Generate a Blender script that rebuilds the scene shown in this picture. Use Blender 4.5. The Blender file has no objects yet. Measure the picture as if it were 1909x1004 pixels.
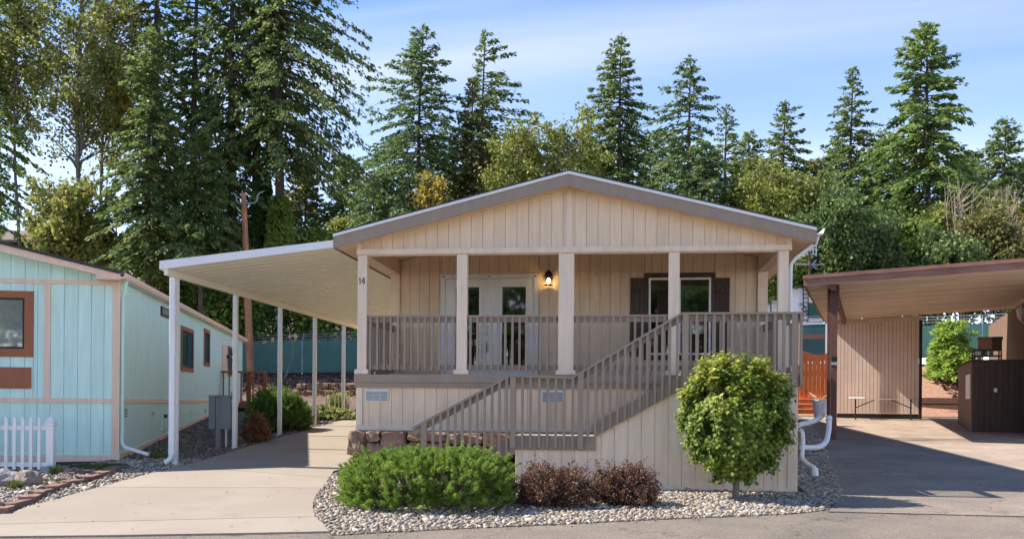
import bpy, bmesh, math, random
import numpy as np
from mathutils import Vector, Matrix

# ------------------------------------------------------------------ camera, sky, sun, exposure
scene = bpy.context.scene
F, PX, PY = 1770.0, 954.5, 749.0            # focal length and principal point in photo pixels (1909 wide)
YAW, ROLL = math.atan(0.1133), 0.0070
CAM = Vector((0, 0, 1.42))
FWD = Vector((-math.sin(YAW), math.cos(YAW), 0))
RGT0 = Vector((math.cos(YAW), math.sin(YAW), 0))
UP0 = Vector((0, 0, 1))
RGT = RGT0 * math.cos(ROLL) + UP0 * math.sin(ROLL)
UPV = UP0 * math.cos(ROLL) - RGT0 * math.sin(ROLL)
cd = bpy.data.cameras.new('camera')
cam = bpy.data.objects.new('camera', cd)
scene.collection.objects.link(cam)
cd.sensor_width = 36.0
cd.sensor_fit = 'HORIZONTAL'
cd.lens = 36.0 * F / 1909.0
cd.shift_x = 0.0
cd.shift_y = (PY - 502.0) / 1909.0
cd.clip_start, cd.clip_end = 0.1, 3000
m = Matrix((RGT, UPV, -FWD)).transposed().to_4x4()
m.translation = CAM
cam.matrix_world = m
scene.camera = cam

SUN_TRAVEL = Vector((2.97, -0.20, -2.88)).normalized()
SUN_EL = math.asin(-SUN_TRAVEL.z)
SUN_ROT = math.atan2(-SUN_TRAVEL.x, -SUN_TRAVEL.y)
sl = bpy.data.lights.new('sun', 'SUN')
sl.energy, sl.angle, sl.color = 2.0, math.radians(0.6), (1.0, 0.91, 0.79)
sun = bpy.data.objects.new('sun', sl)
sun.rotation_euler = SUN_TRAVEL.to_track_quat('-Z', 'Y').to_euler()
sun.location = (-30, 5, 40)
scene.collection.objects.link(sun)

world = bpy.data.worlds.new('World')
scene.world = world
world.use_nodes = True
wn, wl = world.node_tree.nodes, world.node_tree.links
wn.clear()
wout = wn.new('ShaderNodeOutputWorld')
wbg = wn.new('ShaderNodeBackground')
wbg.inputs['Strength'].default_value = 0.15
sky = wn.new('ShaderNodeTexSky')
sky.sky_type = 'NISHITA'
sky.sun_disc = False
sky.sun_elevation, sky.sun_rotation = SUN_EL, SUN_ROT
sky.altitude, sky.air_density, sky.dust_density, sky.ozone_density = 50, 0.72, 0.0, 4.0
# thin high cloud streaks, the same all around
tcw = wn.new('ShaderNodeTexCoord')
sep = wn.new('ShaderNodeSeparateXYZ'); wl.new(tcw.outputs['Generated'], sep.inputs[0])
def wmath(op, a, b=None, clamp=False):
    n = wn.new('ShaderNodeMath'); n.operation = op; n.use_clamp = clamp
    for i, v in enumerate((a, b)):
        if v is None: continue
        if isinstance(v, (int, float)): n.inputs[i].default_value = v
        else: wl.new(v, n.inputs[i])
    return n.outputs[0]
zc = wmath('ADD', wmath('MAXIMUM', sep.outputs[2], 0.0), 0.10)
cx = wmath('DIVIDE', sep.outputs[0], zc)
cy = wmath('DIVIDE', sep.outputs[1], zc)
comb = wn.new('ShaderNodeCombineXYZ'); wl.new(wmath('MULTIPLY', wmath('ADD', cx, wmath('MULTIPLY', cy, 0.3)), 0.16), comb.inputs[0]); wl.new(wmath('MULTIPLY', cy, 0.9), comb.inputs[1])
nz = wn.new('ShaderNodeTexNoise'); nz.inputs['Scale'].default_value = 1.15; nz.inputs['Detail'].default_value = 5; nz.inputs['Roughness'].default_value = 0.5
nz.inputs['Distortion'].default_value = 0.6
mpw = wn.new('ShaderNodeMapping'); mpw.inputs['Location'].default_value = (6.6, 9.9, 0); wl.new(comb.outputs[0], mpw.inputs['Vector']); wl.new(mpw.outputs[0], nz.inputs['Vector'])
cr = wn.new('ShaderNodeValToRGB'); cr.color_ramp.elements[0].position = 0.44; cr.color_ramp.elements[1].position = 0.66
wl.new(nz.outputs['Fac'], cr.inputs[0])
haze = wmath('POWER', wmath('SUBTRACT', 1.0, wmath('MAXIMUM', sep.outputs[2], 0.0), True), 8.0)
cf = wmath('ADD', wmath('MULTIPLY', cr.outputs[0], 0.52), 0.06)
dk_ = wn.new('ShaderNodeMixRGB'); dk_.blend_type = 'MULTIPLY'; dk_.inputs[0].default_value = 1.0; dk_.inputs[2].default_value = (0.085, 0.262, 0.385, 1)
wl.new(sky.outputs[0], dk_.inputs[1])
mixw = wn.new('ShaderNodeMixRGB'); mixw.inputs[2].default_value = (1.36, 1.38, 1.38, 1)
wl.new(cf, mixw.inputs[0]); wl.new(dk_.outputs[0], mixw.inputs[1])
mixh = wn.new('ShaderNodeMixRGB'); mixh.inputs[2].default_value = (4.3, 4.15, 3.85, 1)
wl.new(haze, mixh.inputs[0]); wl.new(mixw.outputs[0], mixh.inputs[1]); wl.new(mixh.outputs[0], wbg.inputs[0])
wl.new(wbg.outputs[0], wout.inputs[0])

vs = scene.view_settings
scene.display_settings.display_device = 'sRGB'
vs.view_transform, vs.look, vs.gamma, vs.use_curve_mapping = 'Standard', 'None', 1.0, False
vs.exposure = 2.38
scene.cycles.max_bounces = 8
scene.cycles.diffuse_bounces = 4
scene.cycles.glossy_bounces = 3
scene.cycles.transparent_max_bounces = 8
scene.cycles.caustics_reflective = False
scene.cycles.caustics_refractive = False
try:
    scene.cycles.use_denoising = True
except Exception: pass

# ------------------------------------------------------------------ measuring: photo pixel + known plane -> point in the place
def ray(px, py):
    return FWD + RGT * ((px - PX) / F) + UPV * ((PY - py) / F)
def atD(px, py, d): return CAM + ray(px, py) * d
def atY(px, py, Y):
    r = ray(px, py); return CAM + r * (Y / r.y)
def atPlane(px, py, p, n):
    r = ray(px, py); return CAM + r * ((Vector(p) - CAM).dot(n) / r.dot(n))
def lerp(a, b, t): return a + (b - a) * t
def sstep(a, b, x):
    t = np.clip((np.asarray(x, float) - a) / (b - a), 0, 1); return t * t * (3 - 2 * t)
def gh(X, Y):
    X = np.asarray(X, float); Y = np.asarray(Y, float)
    Yc = np.maximum(Y, 10.8)
    gl = 0.20 + 0.064 * (Yc - 16.85)
    gr = 0.041 * (Yc - 15.4)
    t = sstep(-5.2, 1.0, X)
    z = gl + (gr - gl) * t
    z = z + 0.012 * (np.minimum(Y, 10.8) - 10.8) * sstep(11, 9, Y)
    # bank behind the homes
    z = np.where(Y > 38, z - 0.045 * (np.minimum(Y, 200) - 38), z)
    z = z + 0.85 * sstep(-6, 3, X) * sstep(37.8, 43, Y) + 1.05 * sstep(37.5, 46.5, Y) + 0.8 * sstep(46, 52, Y)
    z = z + 5.2 * sstep(-2, -12, X) * sstep(49, 60, Y)
    return z
def g(X, Y): return float(gh(X, Y))
def onG(px, py):
    r = ray(px, py); t = 4.0; step = 0.05
    while t < 250:
        p = CAM + r * t
        if p.z < g(p.x, p.y):
            lo, hi = t - step, t
            for _ in range(30):
                mid = (lo + hi) / 2; p = CAM + r * mid
                if p.z < g(p.x, p.y): hi = mid
                else: lo = mid
            return CAM + r * hi
        t += step
    return CAM + r * 60

# ------------------------------------------------------------------ scene helpers
COL = scene.collection
WM = {}
def tag(o, label=None, cat=None, group=None, kind=None):
    if label: o['label'] = label
    if cat: o['category'] = cat
    if group: o['group'] = group
    if kind: o['kind'] = kind
    return o
def thing(name, loc, label, cat, rz=0.0, group=None):
    o = bpy.data.objects.new(name, None); COL.objects.link(o)
    o.empty_display_size = 0.2
    o.location = loc; o.rotation_euler = (0, 0, rz)
    WM[o] = Matrix.Translation(Vector(loc)) @ Matrix.Rotation(rz, 4, 'Z')
    return tag(o, label, cat, group)
def part_empty(name, parent):
    o = bpy.data.objects.new(name, None); COL.objects.link(o); o.parent = parent
    WM[o] = WM[parent]; o.empty_display_size = 0.1
    return o
def link_mesh(name, me, mat, parent=None):
    o = bpy.data.objects.new(name, me); COL.objects.link(o)
    if mat is not None: me.materials.append(mat)
    if parent is not None: o.parent = parent
    WM[o] = WM[parent] if parent is not None else Matrix.Identity(4)
    return o
class MB:
    """collects boxes, prisms and tubes in world coordinates (or in the parent's own when local)"""
    def __init__(s): s.v = []; s.f = []
    def add(s, v, f):
        n = len(s.v); s.v += [tuple(p) for p in v]; s.f += [tuple(i + n for i in q) for q in f]; return s
    def box(s, x0, x1, y0, y1, z0, z1):
        if x0 > x1: x0, x1 = x1, x0
        if y0 > y1: y0, y1 = y1, y0
        if z0 > z1: z0, z1 = z1, z0
        return s.add([(x0,y0,z0),(x1,y0,z0),(x1,y1,z0),(x0,y1,z0),(x0,y0,z1),(x1,y0,z1),(x1,y1,z1),(x0,y1,z1)],
              [(0,3,2,1),(4,5,6,7),(0,1,5,4),(1,2,6,5),(2,3,7,6),(3,0,4,7)])
    def obox(s, c, ex, ey, ez):
        c, ex, ey, ez = Vector(c), Vector(ex), Vector(ey), Vector(ez)
        v = [c - ex - ey - ez, c + ex - ey - ez, c + ex + ey - ez, c - ex + ey - ez, c - ex - ey + ez, c + ex - ey + ez, c + ex + ey + ez, c - ex + ey + ez]
        return s.add(v, [(0,3,2,1),(4,5,6,7),(0,1,5,4),(1,2,6,5),(2,3,7,6),(3,0,4,7)])
    def prismY(s, pts, y0, y1):
        """polygon of (x,z) extruded along y"""
        n = len(pts)
        v = [(x, y0, z) for x, z in pts] + [(x, y1, z) for x, z in pts]
        a = sum(pts[i][0] * pts[(i+1) % n][1] - pts[(i+1) % n][0] * pts[i][1] for i in range(n))
        f = [tuple(range(n)), tuple(range(2*n-1, n-1, -1))] + [(i, i + n, (i+1) % n + n, (i+1) % n) for i in range(n)]
        if (a < 0) != (y1 < y0): f = [tuple(reversed(q)) for q in f]
        return s.add(v, f)
    def prismX(s, pts, x0, x1):
        n = len(pts)
        v = [(x0, y, z) for y, z in pts] + [(x1, y, z) for y, z in pts]
        a = sum(pts[i][0] * pts[(i+1) % n][1] - pts[(i+1) % n][0] * pts[i][1] for i in range(n))
        f = [tuple(range(n-1, -1, -1)), tuple(range(n, 2*n))] + [(i, (i+1) % n, (i+1) % n + n, i + n) for i in range(n)]
        if (a < 0) != (x1 < x0): f = [tuple(reversed(q)) for q in f]
        return s.add(v, f)
    def prismZ(s, pts, z0, z1):
        n = len(pts)
        v = [(x, y, z0) for x, y in pts] + [(x, y, z1) for x, y in pts]
        a = sum(pts[i][0] * pts[(i+1) % n][1] - pts[(i+1) % n][0] * pts[i][1] for i in range(n))
        f = [tuple(range(n-1, -1, -1)), tuple(range(n, 2*n))] + [(i, (i+1) % n, (i+1) % n + n, i + n) for i in range(n)]
        if a < 0: f = [tuple(reversed(q)) for q in f]
        return s.add(v, f)
    def tube(s, pts, r, n=8, cap=True):
        pts = [Vector(p) for p in pts]; k = len(pts)
        rs = r if isinstance(r, (list, tuple)) else [r] * k
        base = len(s.v); prev = None
        for i, p in enumerate(pts):
            d = (pts[min(i+1, k-1)] - pts[max(i-1, 0)]).normalized()
            if prev is None:
                a = Vector((0, 0, 1)) if abs(d.z) < 0.9 else Vector((1, 0, 0))
                u = d.cross(a).normalized()
            else:
                u = (prev - d * prev.dot(d)).normalized()
            prev = u; w = d.cross(u)
            for j in range(n):
                t = 2 * math.pi * j / n
                s.v.append(tuple(p + (u * math.cos(t) + w * math.sin(t)) * rs[i]))
        for i in range(k - 1):
            for j in range(n):
                a, b = base + i*n + j, base + i*n + (j+1) % n
                s.f.append((a, b, b + n, a + n))
        if cap:
            s.f.append(tuple(base + n - 1 - j for j in range(n)))
            s.f.append(tuple(base + (k-1)*n + j for j in range(n)))
        return s
    def lathe(s, c, prof, n=14):
        c = Vector(c); base = len(s.v); k = len(prof)
        for r, z in prof:
            for j in range(n):
                t = 2 * math.pi * j / n
                s.v.append((c.x + r * math.cos(t), c.y + r * math.sin(t), c.z + z))
        for i in range(k - 1):
            for j in range(n):
                a, b = base + i*n + j, base + i*n + (j+1) % n
                s.f.append((a, b, b + n, a + n))
        s.f.append(tuple(base + n - 1 - j for j in range(n)))
        s.f.append(tuple(base + (k-1)*n + j for j in range(n)))
        return s
    def build(s, name, mat, parent=None, local=False, smooth=False, bevel=0):
        vv = s.v
        if parent is not None and not local:
            iv = WM[parent].inverted(); vv = [tuple(iv @ Vector(p)) for p in vv]
        me = bpy.data.meshes.new(name); me.from_pydata(vv, [], s.f); me.update()
        if smooth:
            me.polygons.foreach_set('use_smooth', [True] * len(me.polygons))
        o = link_mesh(name, me, mat, parent)
        if bevel:
            b = o.modifiers.new('bevel', 'BEVEL'); b.width = bevel; b.segments = 2; b.limit_method = 'ANGLE'
        return o
def inst(o, delta, parent=None):
    c = o.copy(); COL.objects.link(c); c.parent = parent if parent is not None else o.parent
    c.location = Vector(o.location) + Vector(delta); WM[c] = WM[o]
    return c
def np_mesh(name, V, Fc, mat, parent=None, smooth=False):
    """V (n,3) float, Fc (k,q) int arrays; world coordinates"""
    V = np.asarray(V, np.float32); Fc = np.asarray(Fc, np.int32)
    if parent is not None:
        iv = np.array(WM[parent].inverted(), np.float32); V = V @ iv[:3, :3].T + iv[:3, 3]
    me = bpy.data.meshes.new(name); q = Fc.shape[1]
    me.vertices.add(len(V)); me.vertices.foreach_set('co', V.ravel())
    me.loops.add(Fc.size); me.loops.foreach_set('vertex_index', Fc.ravel())
    me.polygons.add(len(Fc)); me.polygons.foreach_set('loop_start', np.arange(0, Fc.size, q, dtype=np.int32))
    try: me.polygons.foreach_set('loop_total', np.full(len(Fc), q, np.int32))
    except Exception: pass
    if smooth: me.polygons.foreach_set('use_smooth', np.ones(len(Fc), bool))
    me.update(calc_edges=True)
    return link_mesh(name, me, mat, parent)
class Frame:
    """a wall-aligned frame: x to the right, y into depth, z up"""
    def __init__(s, o, rz):
        s.o = Vector(o); s.rz = rz
        s.M = Matrix.Translation(s.o) @ Matrix.Rotation(rz, 4, 'Z'); s.I = s.M.inverted()
        s.ex = Vector((math.cos(rz), math.sin(rz), 0)); s.ey = Vector((-math.sin(rz), math.cos(rz), 0))
    def front(s, px, py, y=0.0):
        p = s.I @ atPlane(px, py, s.o + s.ey * y, s.ey); return p.x, p.z
    def side(s, px, py, x=0.0):
        p = s.I @ atPlane(px, py, s.o + s.ex * x, s.ex); return p.y, p.z
    def top(s, px, py, z):
        r = ray(px, py); p = s.I @ (CAM + r * ((s.o.z + z - CAM.z) / r.z)); return p.x, p.y

# ------------------------------------------------------------------ materials
def _n(nt, t, **kw):
    n = nt.nodes.new(t)
    for k, v in kw.items():
        if k in n.inputs: n.inputs[k].default_value = v
        else: setattr(n, k, v)
    return n
def new_mat(name):
    ma = bpy.data.materials.new(name); ma.use_nodes = True
    nt = ma.node_tree; b = nt.nodes['Principled BSDF']
    return ma, nt, b
def c4(c): return (c[0], c[1], c[2], 1)
def surf(name, col, rough=0.6, var=0.12, scale=3.0, stretch=(1, 1, 1), bump=0.15, bscale=40.0, bstretch=(1, 1, 1), dirt=None, dirt_amt=0.0, dirt_scale=1.2, piece=0.0, metal=0.0, spec=0.4, bdist=0.006, dstretch=(1, 1, 1)):
    ma, nt, b = new_mat(name); L = nt.links
    geo = _n(nt, 'ShaderNodeNewGeometry')
    def mapped(st):
        mp = _n(nt, 'ShaderNodeMapping'); mp.inputs['Scale'].default_value = st; L.new(geo.outputs['Position'], mp.inputs['Vector']); return mp.outputs[0]
    n1 = _n(nt, 'ShaderNodeTexNoise', Scale=scale, Detail=5.0, Roughness=0.6); L.new(mapped(stretch), n1.inputs['Vector'])
    mix = _n(nt, 'ShaderNodeMixRGB')
    lo = tuple(max(0, c * (1 - var)) for c in col); hi = tuple(min(1, c * (1 + var)) for c in col)
    mix.inputs[1].default_value = c4(lo); mix.inputs[2].default_value = c4(hi)
    rr = _n(nt, 'ShaderNodeMapRange'); rr.inputs[1].default_value = 0.3; rr.inputs[2].default_value = 0.7
    L.new(n1.outputs['Fac'], rr.inputs[0]); L.new(rr.outputs[0], mix.inputs[0])
    out = mix.outputs[0]
    if piece:
        oi = _n(nt, 'ShaderNodeObjectInfo'); hsv = _n(nt, 'ShaderNodeHueSaturation')
        mr = _n(nt, 'ShaderNodeMapRange'); mr.inputs[3].default_value = 1 - piece; mr.inputs[4].default_value = 1 + piece
        L.new(oi.outputs['Random'], mr.inputs[0]); L.new(mr.outputs[0], hsv.inputs['Value']); L.new(out, hsv.inputs['Color']); out = hsv.outputs[0]
    if dirt is not None:
        n3 = _n(nt, 'ShaderNodeTexNoise', Scale=dirt_scale, Detail=8.0, Roughness=0.7); L.new(mapped(dstretch), n3.inputs['Vector'])
        mr2 = _n(nt, 'ShaderNodeMapRange'); mr2.inputs[1].default_value = 0.45; mr2.inputs[2].default_value = 0.75; mr2.inputs[4].default_value = dirt_amt
        L.new(n3.outputs['Fac'], mr2.inputs[0])
        m2 = _n(nt, 'ShaderNodeMixRGB'); m2.inputs[2].default_value = c4(dirt); L.new(mr2.outputs[0], m2.inputs[0]); L.new(out, m2.inputs[1]); out = m2.outputs[0]
    L.new(out, b.inputs['Base Color'])
    b.inputs['Roughness'].default_value = rough; b.inputs['Metallic'].default_value = metal
    b.inputs['Specular IOR Level'].default_value = spec
    if bump:
        n2 = _n(nt, 'ShaderNodeTexNoise', Scale=bscale, Detail=4.0, Roughness=0.6); L.new(mapped(bstretch), n2.inputs['Vector'])
        bp = _n(nt, 'ShaderNodeBump', Strength=bump, Distance=bdist); L.new(n2.outputs['Fac'], bp.inputs['Height']); L.new(bp.outputs[0], b.inputs['Normal'])
    return ma
def paint(name, col, **kw):
    a = dict(rough=0.62, var=0.075, scale=2.0, stretch=(6, 6, 0.6), bump=0.35, bscale=14.0, bstretch=(5, 5, 0.7), dirt=(0.25, 0.2, 0.15), dirt_amt=0.2, dirt_scale=1.5, piece=0.035, dstretch=(3.2, 3.2, .35))
    a.update(kw); return surf(name, col, **a)
def leafmat(name, c_lo, c_mid, c_hi, trans=0.3, rough=0.55, obj_var=0.0, clump=0.35):
    ma, nt, b = new_mat(name); L = nt.links
    geo = _n(nt, 'ShaderNodeNewGeometry')
    n1 = _n(nt, 'ShaderNodeTexNoise', Scale=clump, Detail=3.0); L.new(geo.outputs['Position'], n1.inputs['Vector'])
    mx = _n(nt, 'ShaderNodeMixRGB'); mx.inputs[0].default_value = 0.55
    L.new(geo.outputs['Random Per Island'], mx.inputs[1]); L.new(n1.outputs['Fac'], mx.inputs[2])
    cr = _n(nt, 'ShaderNodeValToRGB'); e = cr.color_ramp.elements
    e[0].position = 0.2; e[0].color = c4(c_lo); e[1].position = 0.82; e[1].color = c4(c_hi)
    mid = e.new(0.5); mid.color = c4(c_mid)
    L.new(mx.outputs[0], cr.inputs[0])
    L.new(cr.outputs[0], b.inputs['Base Color'])
    b.inputs['Roughness'].default_value = rough; b.inputs['Specular IOR Level'].default_value = 0.3
    tr = _n(nt, 'ShaderNodeBsdfTranslucent'); L.new(cr.outputs[0], tr.inputs[0])
    ms = _n(nt, 'ShaderNodeMixShader'); ms.inputs[0].default_value = trans
    out = nt.nodes['Material Output']
    L.new(b.outputs[0], ms.inputs[1]); L.new(tr.outputs[0], ms.inputs[2]); L.new(ms.outputs[0], out.inputs[0])
    return ma
def islandmat(name, cols, rough=0.7, bump=0.2, bscale=60.0):
    ma, nt, b = new_mat(name); L = nt.links
    geo = _n(nt, 'ShaderNodeNewGeometry')
    cr = _n(nt, 'ShaderNodeValToRGB'); cr.color_ramp.interpolation = 'LINEAR'; e = cr.color_ramp.elements
    e[0].color = c4(cols[0]); e[1].color = c4(cols[-1]); e[0].position = 0; e[1].position = 1
    for i, c in enumerate(cols[1:-1]):
        x = e.new((i + 1) / (len(cols) - 1)); x.color = c4(c)
    L.new(geo.outputs['Random Per Island'], cr.inputs[0])
    n1 = _n(nt, 'ShaderNodeTexNoise', Scale=bscale, Detail=3.0); L.new(geo.outputs['Position'], n1.inputs['Vector'])
    mx = _n(nt, 'ShaderNodeMixRGB', blend_type='MULTIPLY'); mx.inputs[0].default_value = 0.4
    L.new(cr.outputs[0], mx.inputs[1]); L.new(n1.outputs['Fac'], mx.inputs[2]); L.new(mx.outputs[0], b.inputs['Base Color'])
    b.inputs['Roughness'].default_value = rough
    return ma
def glassmat(name, tp_col=(0.55, 0.6, 0.58, 1), rough=0.03):
    ma, nt, b = new_mat(name); L = nt.links
    gl = _n(nt, 'ShaderNodeBsdfGlossy'); gl.inputs['Roughness'].default_value = rough; gl.inputs[0].default_value = (0.9, 0.95, 0.95, 1)
    tp = _n(nt, 'ShaderNodeBsdfTransparent'); tp.inputs[0].default_value = tp_col
    fr = _n(nt, 'ShaderNodeFresnel'); fr.inputs[0].default_value = 1.6
    mp = _n(nt, 'ShaderNodeMath', operation='MULTIPLY_ADD'); mp.inputs[1].default_value = 1.2; mp.inputs[2].default_value = 0.06
    L.new(fr.outputs[0], mp.inputs[0])
    ms = _n(nt, 'ShaderNodeMixShader'); L.new(mp.outputs[0], ms.inputs[0]); L.new(tp.outputs[0], ms.inputs[1]); L.new(gl.outputs[0], ms.inputs[2])
    L.new(ms.outputs[0], nt.nodes['Material Output'].inputs[0])
    return ma
def emit(name, col, st):
    ma, nt, b = new_mat(name); b.inputs['Emission Color'].default_value = c4(col); b.inputs['Emission Strength'].default_value = st; b.inputs['Base Color'].default_value = c4(col)
    return ma
MT = dict(
    beige=paint('beige_paint', (0.78, 0.60, 0.42)),
    beige_trim=paint('beige_trim_paint', (0.80, 0.645, 0.49), piece=0.02),
    taupe=paint('taupe_paint', (0.315, 0.245, 0.186), dirt=(0.42, 0.3, 0.26), dirt_amt=0.15, piece=0.05),
    dkbrown=paint('dark_brown_paint', (0.055, 0.035, 0.026), piece=0.05),
    white=paint('white_paint', (0.80, 0.80, 0.80), bump=0.05, dirt=(0.4, 0.38, 0.34), dirt_amt=0.12, rough=0.4, piece=0.0),
    white_metal=surf('white_metal', (0.78, 0.79, 0.80), rough=0.35, var=0.03, bump=0.03, dirt=(0.35, 0.33, 0.3), dirt_amt=0.15),
    cream_metal=surf('cream_metal', (0.80, 0.79, 0.69), rough=0.5, var=0.03, bump=0.0, scale=1.0),
    door_white=paint('door_white', (0.74, 0.74, 0.72), bump=0.05, rough=0.45, piece=0.0),
    glass=glassmat('window_glass'),
    glass_clear=glassmat('clear_glass', (0.93, 0.95, 0.95, 1)),
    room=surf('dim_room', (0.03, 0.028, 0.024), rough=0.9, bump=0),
    blue=paint('aqua_paint', (0.60, 0.835, 0.765), dirt_amt=0.05),
    pink=paint('peach_paint', (0.82, 0.60, 0.46), dirt_amt=0.06),
    brown=paint('brown_paint', (0.33, 0.115, 0.052), dirt_amt=0.06),
    shingle=surf('shingle', (0.05, 0.05, 0.052), rough=0.9, var=0.4, scale=30, bump=0.5, bscale=60),
    shingle_brown=surf('brown_shingle', (0.15, 0.105, 0.085), rough=0.9, var=0.35, scale=12, bump=0.5, bscale=30),
    shingle_grey=surf('grey_shingle', (0.30, 0.32, 0.36), rough=0.8, var=0.4, scale=5, bump=0.4, bscale=20),
    concrete=surf('concrete', (0.30, 0.255, 0.205), rough=0.85, var=0.10, scale=1.6, bump=0.3, bscale=140, dirt=(0.20, 0.16, 0.125), dirt_amt=0.55, dirt_scale=0.8, piece=0.04),
    padcon=surf('stained_concrete', (0.33, 0.262, 0.205), rough=0.85, var=0.18, scale=1.8, stretch=(1, .5, 1), bump=0.3, bscale=120, dirt=(0.16, 0.115, 0.085), dirt_amt=0.6, dirt_scale=0.7, piece=0.05),
    soil=surf('soil', (0.12, 0.085, 0.06), rough=0.95, var=0.4, scale=8, bump=1.0, bscale=25, bdist=0.03, dirt=(0.20, 0.15, 0.11), dirt_amt=0.6),
    mulch=surf('bark_mulch', (0.40, 0.225, 0.15), rough=0.95, var=0.5, scale=14, bump=1.0, bscale=30, bdist=0.04, dirt=(0.32, 0.2, 0.14), dirt_amt=0.5, dirt_scale=6),
    bark=surf('bark', (0.085, 0.062, 0.05), rough=0.95, var=0.45, scale=5, stretch=(3, 3, .5), bump=1.0, bscale=9, bstretch=(3, 3, .6), bdist=0.05),
    bark_grey=surf('grey_bark', (0.17, 0.15, 0.125), rough=0.95, var=0.4, scale=5, stretch=(1, 1, .8), bump=0.6, bscale=10, bdist=0.03),
    twig=surf('twig', (0.12, 0.085, 0.06), rough=0.9, var=0.3, bump=0.3),
    pole=surf('pole_wood', (0.36, 0.17, 0.085), rough=0.9, var=0.35, scale=3, stretch=(5, 5, .4), bump=0.5, bscale=8, bstretch=(5, 5, .5), dirt=(0.12, 0.07, 0.05), dirt_amt=0.5),
    galv=surf('galvanised', (0.42, 0.44, 0.46), rough=0.4, metal=0.6, bump=0.05),
    grey_metal=surf('grey_enamel', (0.17, 0.19, 0.205), rough=0.5, var=0.08, bump=0.05, dirt=(0.3, 0.28, 0.25), dirt_amt=0.25),
    black=surf('black_metal', (0.012, 0.012, 0.013), rough=0.5, bump=0),
    cedar=surf('stained_cedar', (0.30, 0.105, 0.03), rough=0.7, var=0.25, scale=4, stretch=(4, 4, .6), bump=0.3, bscale=20, piece=0.1),
    orange=surf('orange_stain', (0.86, 0.20, 0.035), rough=0.7, var=0.2, scale=4, stretch=(5, 5, .5), bump=0.3, bscale=20, piece=0.08, dirt=(0.75, 0.55, 0.42), dirt_amt=0.25, dirt_scale=3),
    redwood=surf('red_brown_fascia', (0.25, 0.125, 0.085), rough=0.75, var=0.25, scale=3, stretch=(.5, .5, 4), bump=0.3, bscale=20, dirt=(0.42, 0.25, 0.18), dirt_amt=0.35, dirt_scale=2, piece=0.05),
    cpost=surf('brown_post_paint', (0.125, 0.06, 0.042), rough=0.7, var=0.2, scale=4, stretch=(4, 4, .5), bump=0.3, dirt=(0.25, 0.13, 0.09), dirt_amt=0.4),
    ceiling=surf('weathered_ceiling', (0.66, 0.55, 0.445), rough=0.8, var=0.12, scale=1.3, stretch=(.4, 2, 1), bump=0.2, bscale=20, dirt=(0.25, 0.17, 0.12), dirt_amt=0.35, dirt_scale=1.5, piece=0.17),
    pinkwall=surf('pinkish_slat_paint', (0.72, 0.57, 0.47), rough=0.75, var=0.08, scale=2, stretch=(4, 4, .6), bump=0.2, dirt=(0.3, 0.2, 0.15), dirt_amt=0.25, piece=0.04),
    dkwall=surf('dark_board_paint', (0.06, 0.038, 0.028), rough=0.75, var=0.2, scale=4, stretch=(4, 4, .5), bump=0.3, piece=0.12),
    brwall=surf('brown_board_paint', (0.17, 0.105, 0.075), rough=0.75, var=0.2, scale=4, stretch=(4, 4, .5), bump=0.3, piece=0.06),
    pvc=surf('white_plastic', (0.80, 0.80, 0.78), rough=0.4, var=0.04, bump=0.03, dirt=(0.45, 0.42, 0.36), dirt_amt=0.25, dirt_scale=5),
    greyplastic=surf('grey_plastic', (0.62, 0.63, 0.66), rough=0.5, var=0.05, bump=0.03),
    boulder=surf('granite', (0.30, 0.28, 0.26), rough=0.9, var=0.35, scale=6, bump=0.9, bscale=14, bdist=0.03),
    boulder_moss=surf('mossy_granite', (0.24, 0.215, 0.19), rough=0.95, var=0.3, scale=6, bump=0.9, bscale=14, bdist=0.03, dirt=(0.36, 0.14, 0.02), dirt_amt=0.7, dirt_scale=3),
    rock=surf('quarried_rock', (0.30, 0.185, 0.125), rough=0.9, var=0.3, scale=5, bump=0.9, bscale=12, bdist=0.04, dirt=(0.16, 0.135, 0.115), dirt_amt=0.75, dirt_scale=2.2, piece=0.18),
    rock_far=surf('retaining_rock', (0.235, 0.15, 0.09), rough=0.9, var=0.35, scale=4, bump=0.9, bscale=9, bdist=0.05, dirt=(0.12, 0.11, 0.10), dirt_amt=0.7, dirt_scale=1.6, piece=0.2),
    edging=surf('edging_block', (0.21, 0.125, 0.095), rough=0.95, var=0.2, scale=12, bump=0.8, bscale=50, piece=0.15, dirt=(0.12, 0.09, 0.07), dirt_amt=0.4),
    block=surf('grey_block', (0.20, 0.165, 0.13), rough=0.95, var=0.25, scale=9, bump=0.8, bscale=30, piece=0.15),
    screen=surf('green_screen', (0.028, 0.105, 0.085), rough=0.8, var=0.3, scale=1.2, bump=0.2),
    wire=surf('green_wire', (0.09, 0.22, 0.2), rough=0.5, bump=0),
    rvwhite=surf('gelcoat_white', (0.78, 0.79, 0.82), rough=0.25, var=0.02, bump=0),
    navy=surf('navy_siding', (0.018, 0.024, 0.034), rough=0.8, var=0.2, bump=0.2),
    steelblue=surf('lockbox_blue', (0.03, 0.07, 0.13), rough=0.4, bump=0),
    brass=surf('brass', (0.55, 0.45, 0.25), rough=0.3, metal=0.8, bump=0),
    shade=surf('cell_shade', (0.36, 0.37, 0.26), rough=0.8, bump=0, var=0.05),
    blind=surf('white_blind', (0.85, 0.86, 0.90), rough=0.6, bump=0, var=0.04),
    terracotta=surf('dry_stem', (0.42, 0.24, 0.12), rough=0.9, bump=0, var=0.3),
    ventwhite=surf('vent_white', (0.70, 0.71, 0.74), rough=0.5, bump=0, var=0.05),
    cardboard=surf('cardboard', (0.30, 0.18, 0.09), rough=0.9, bump=0.1),
)
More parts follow.
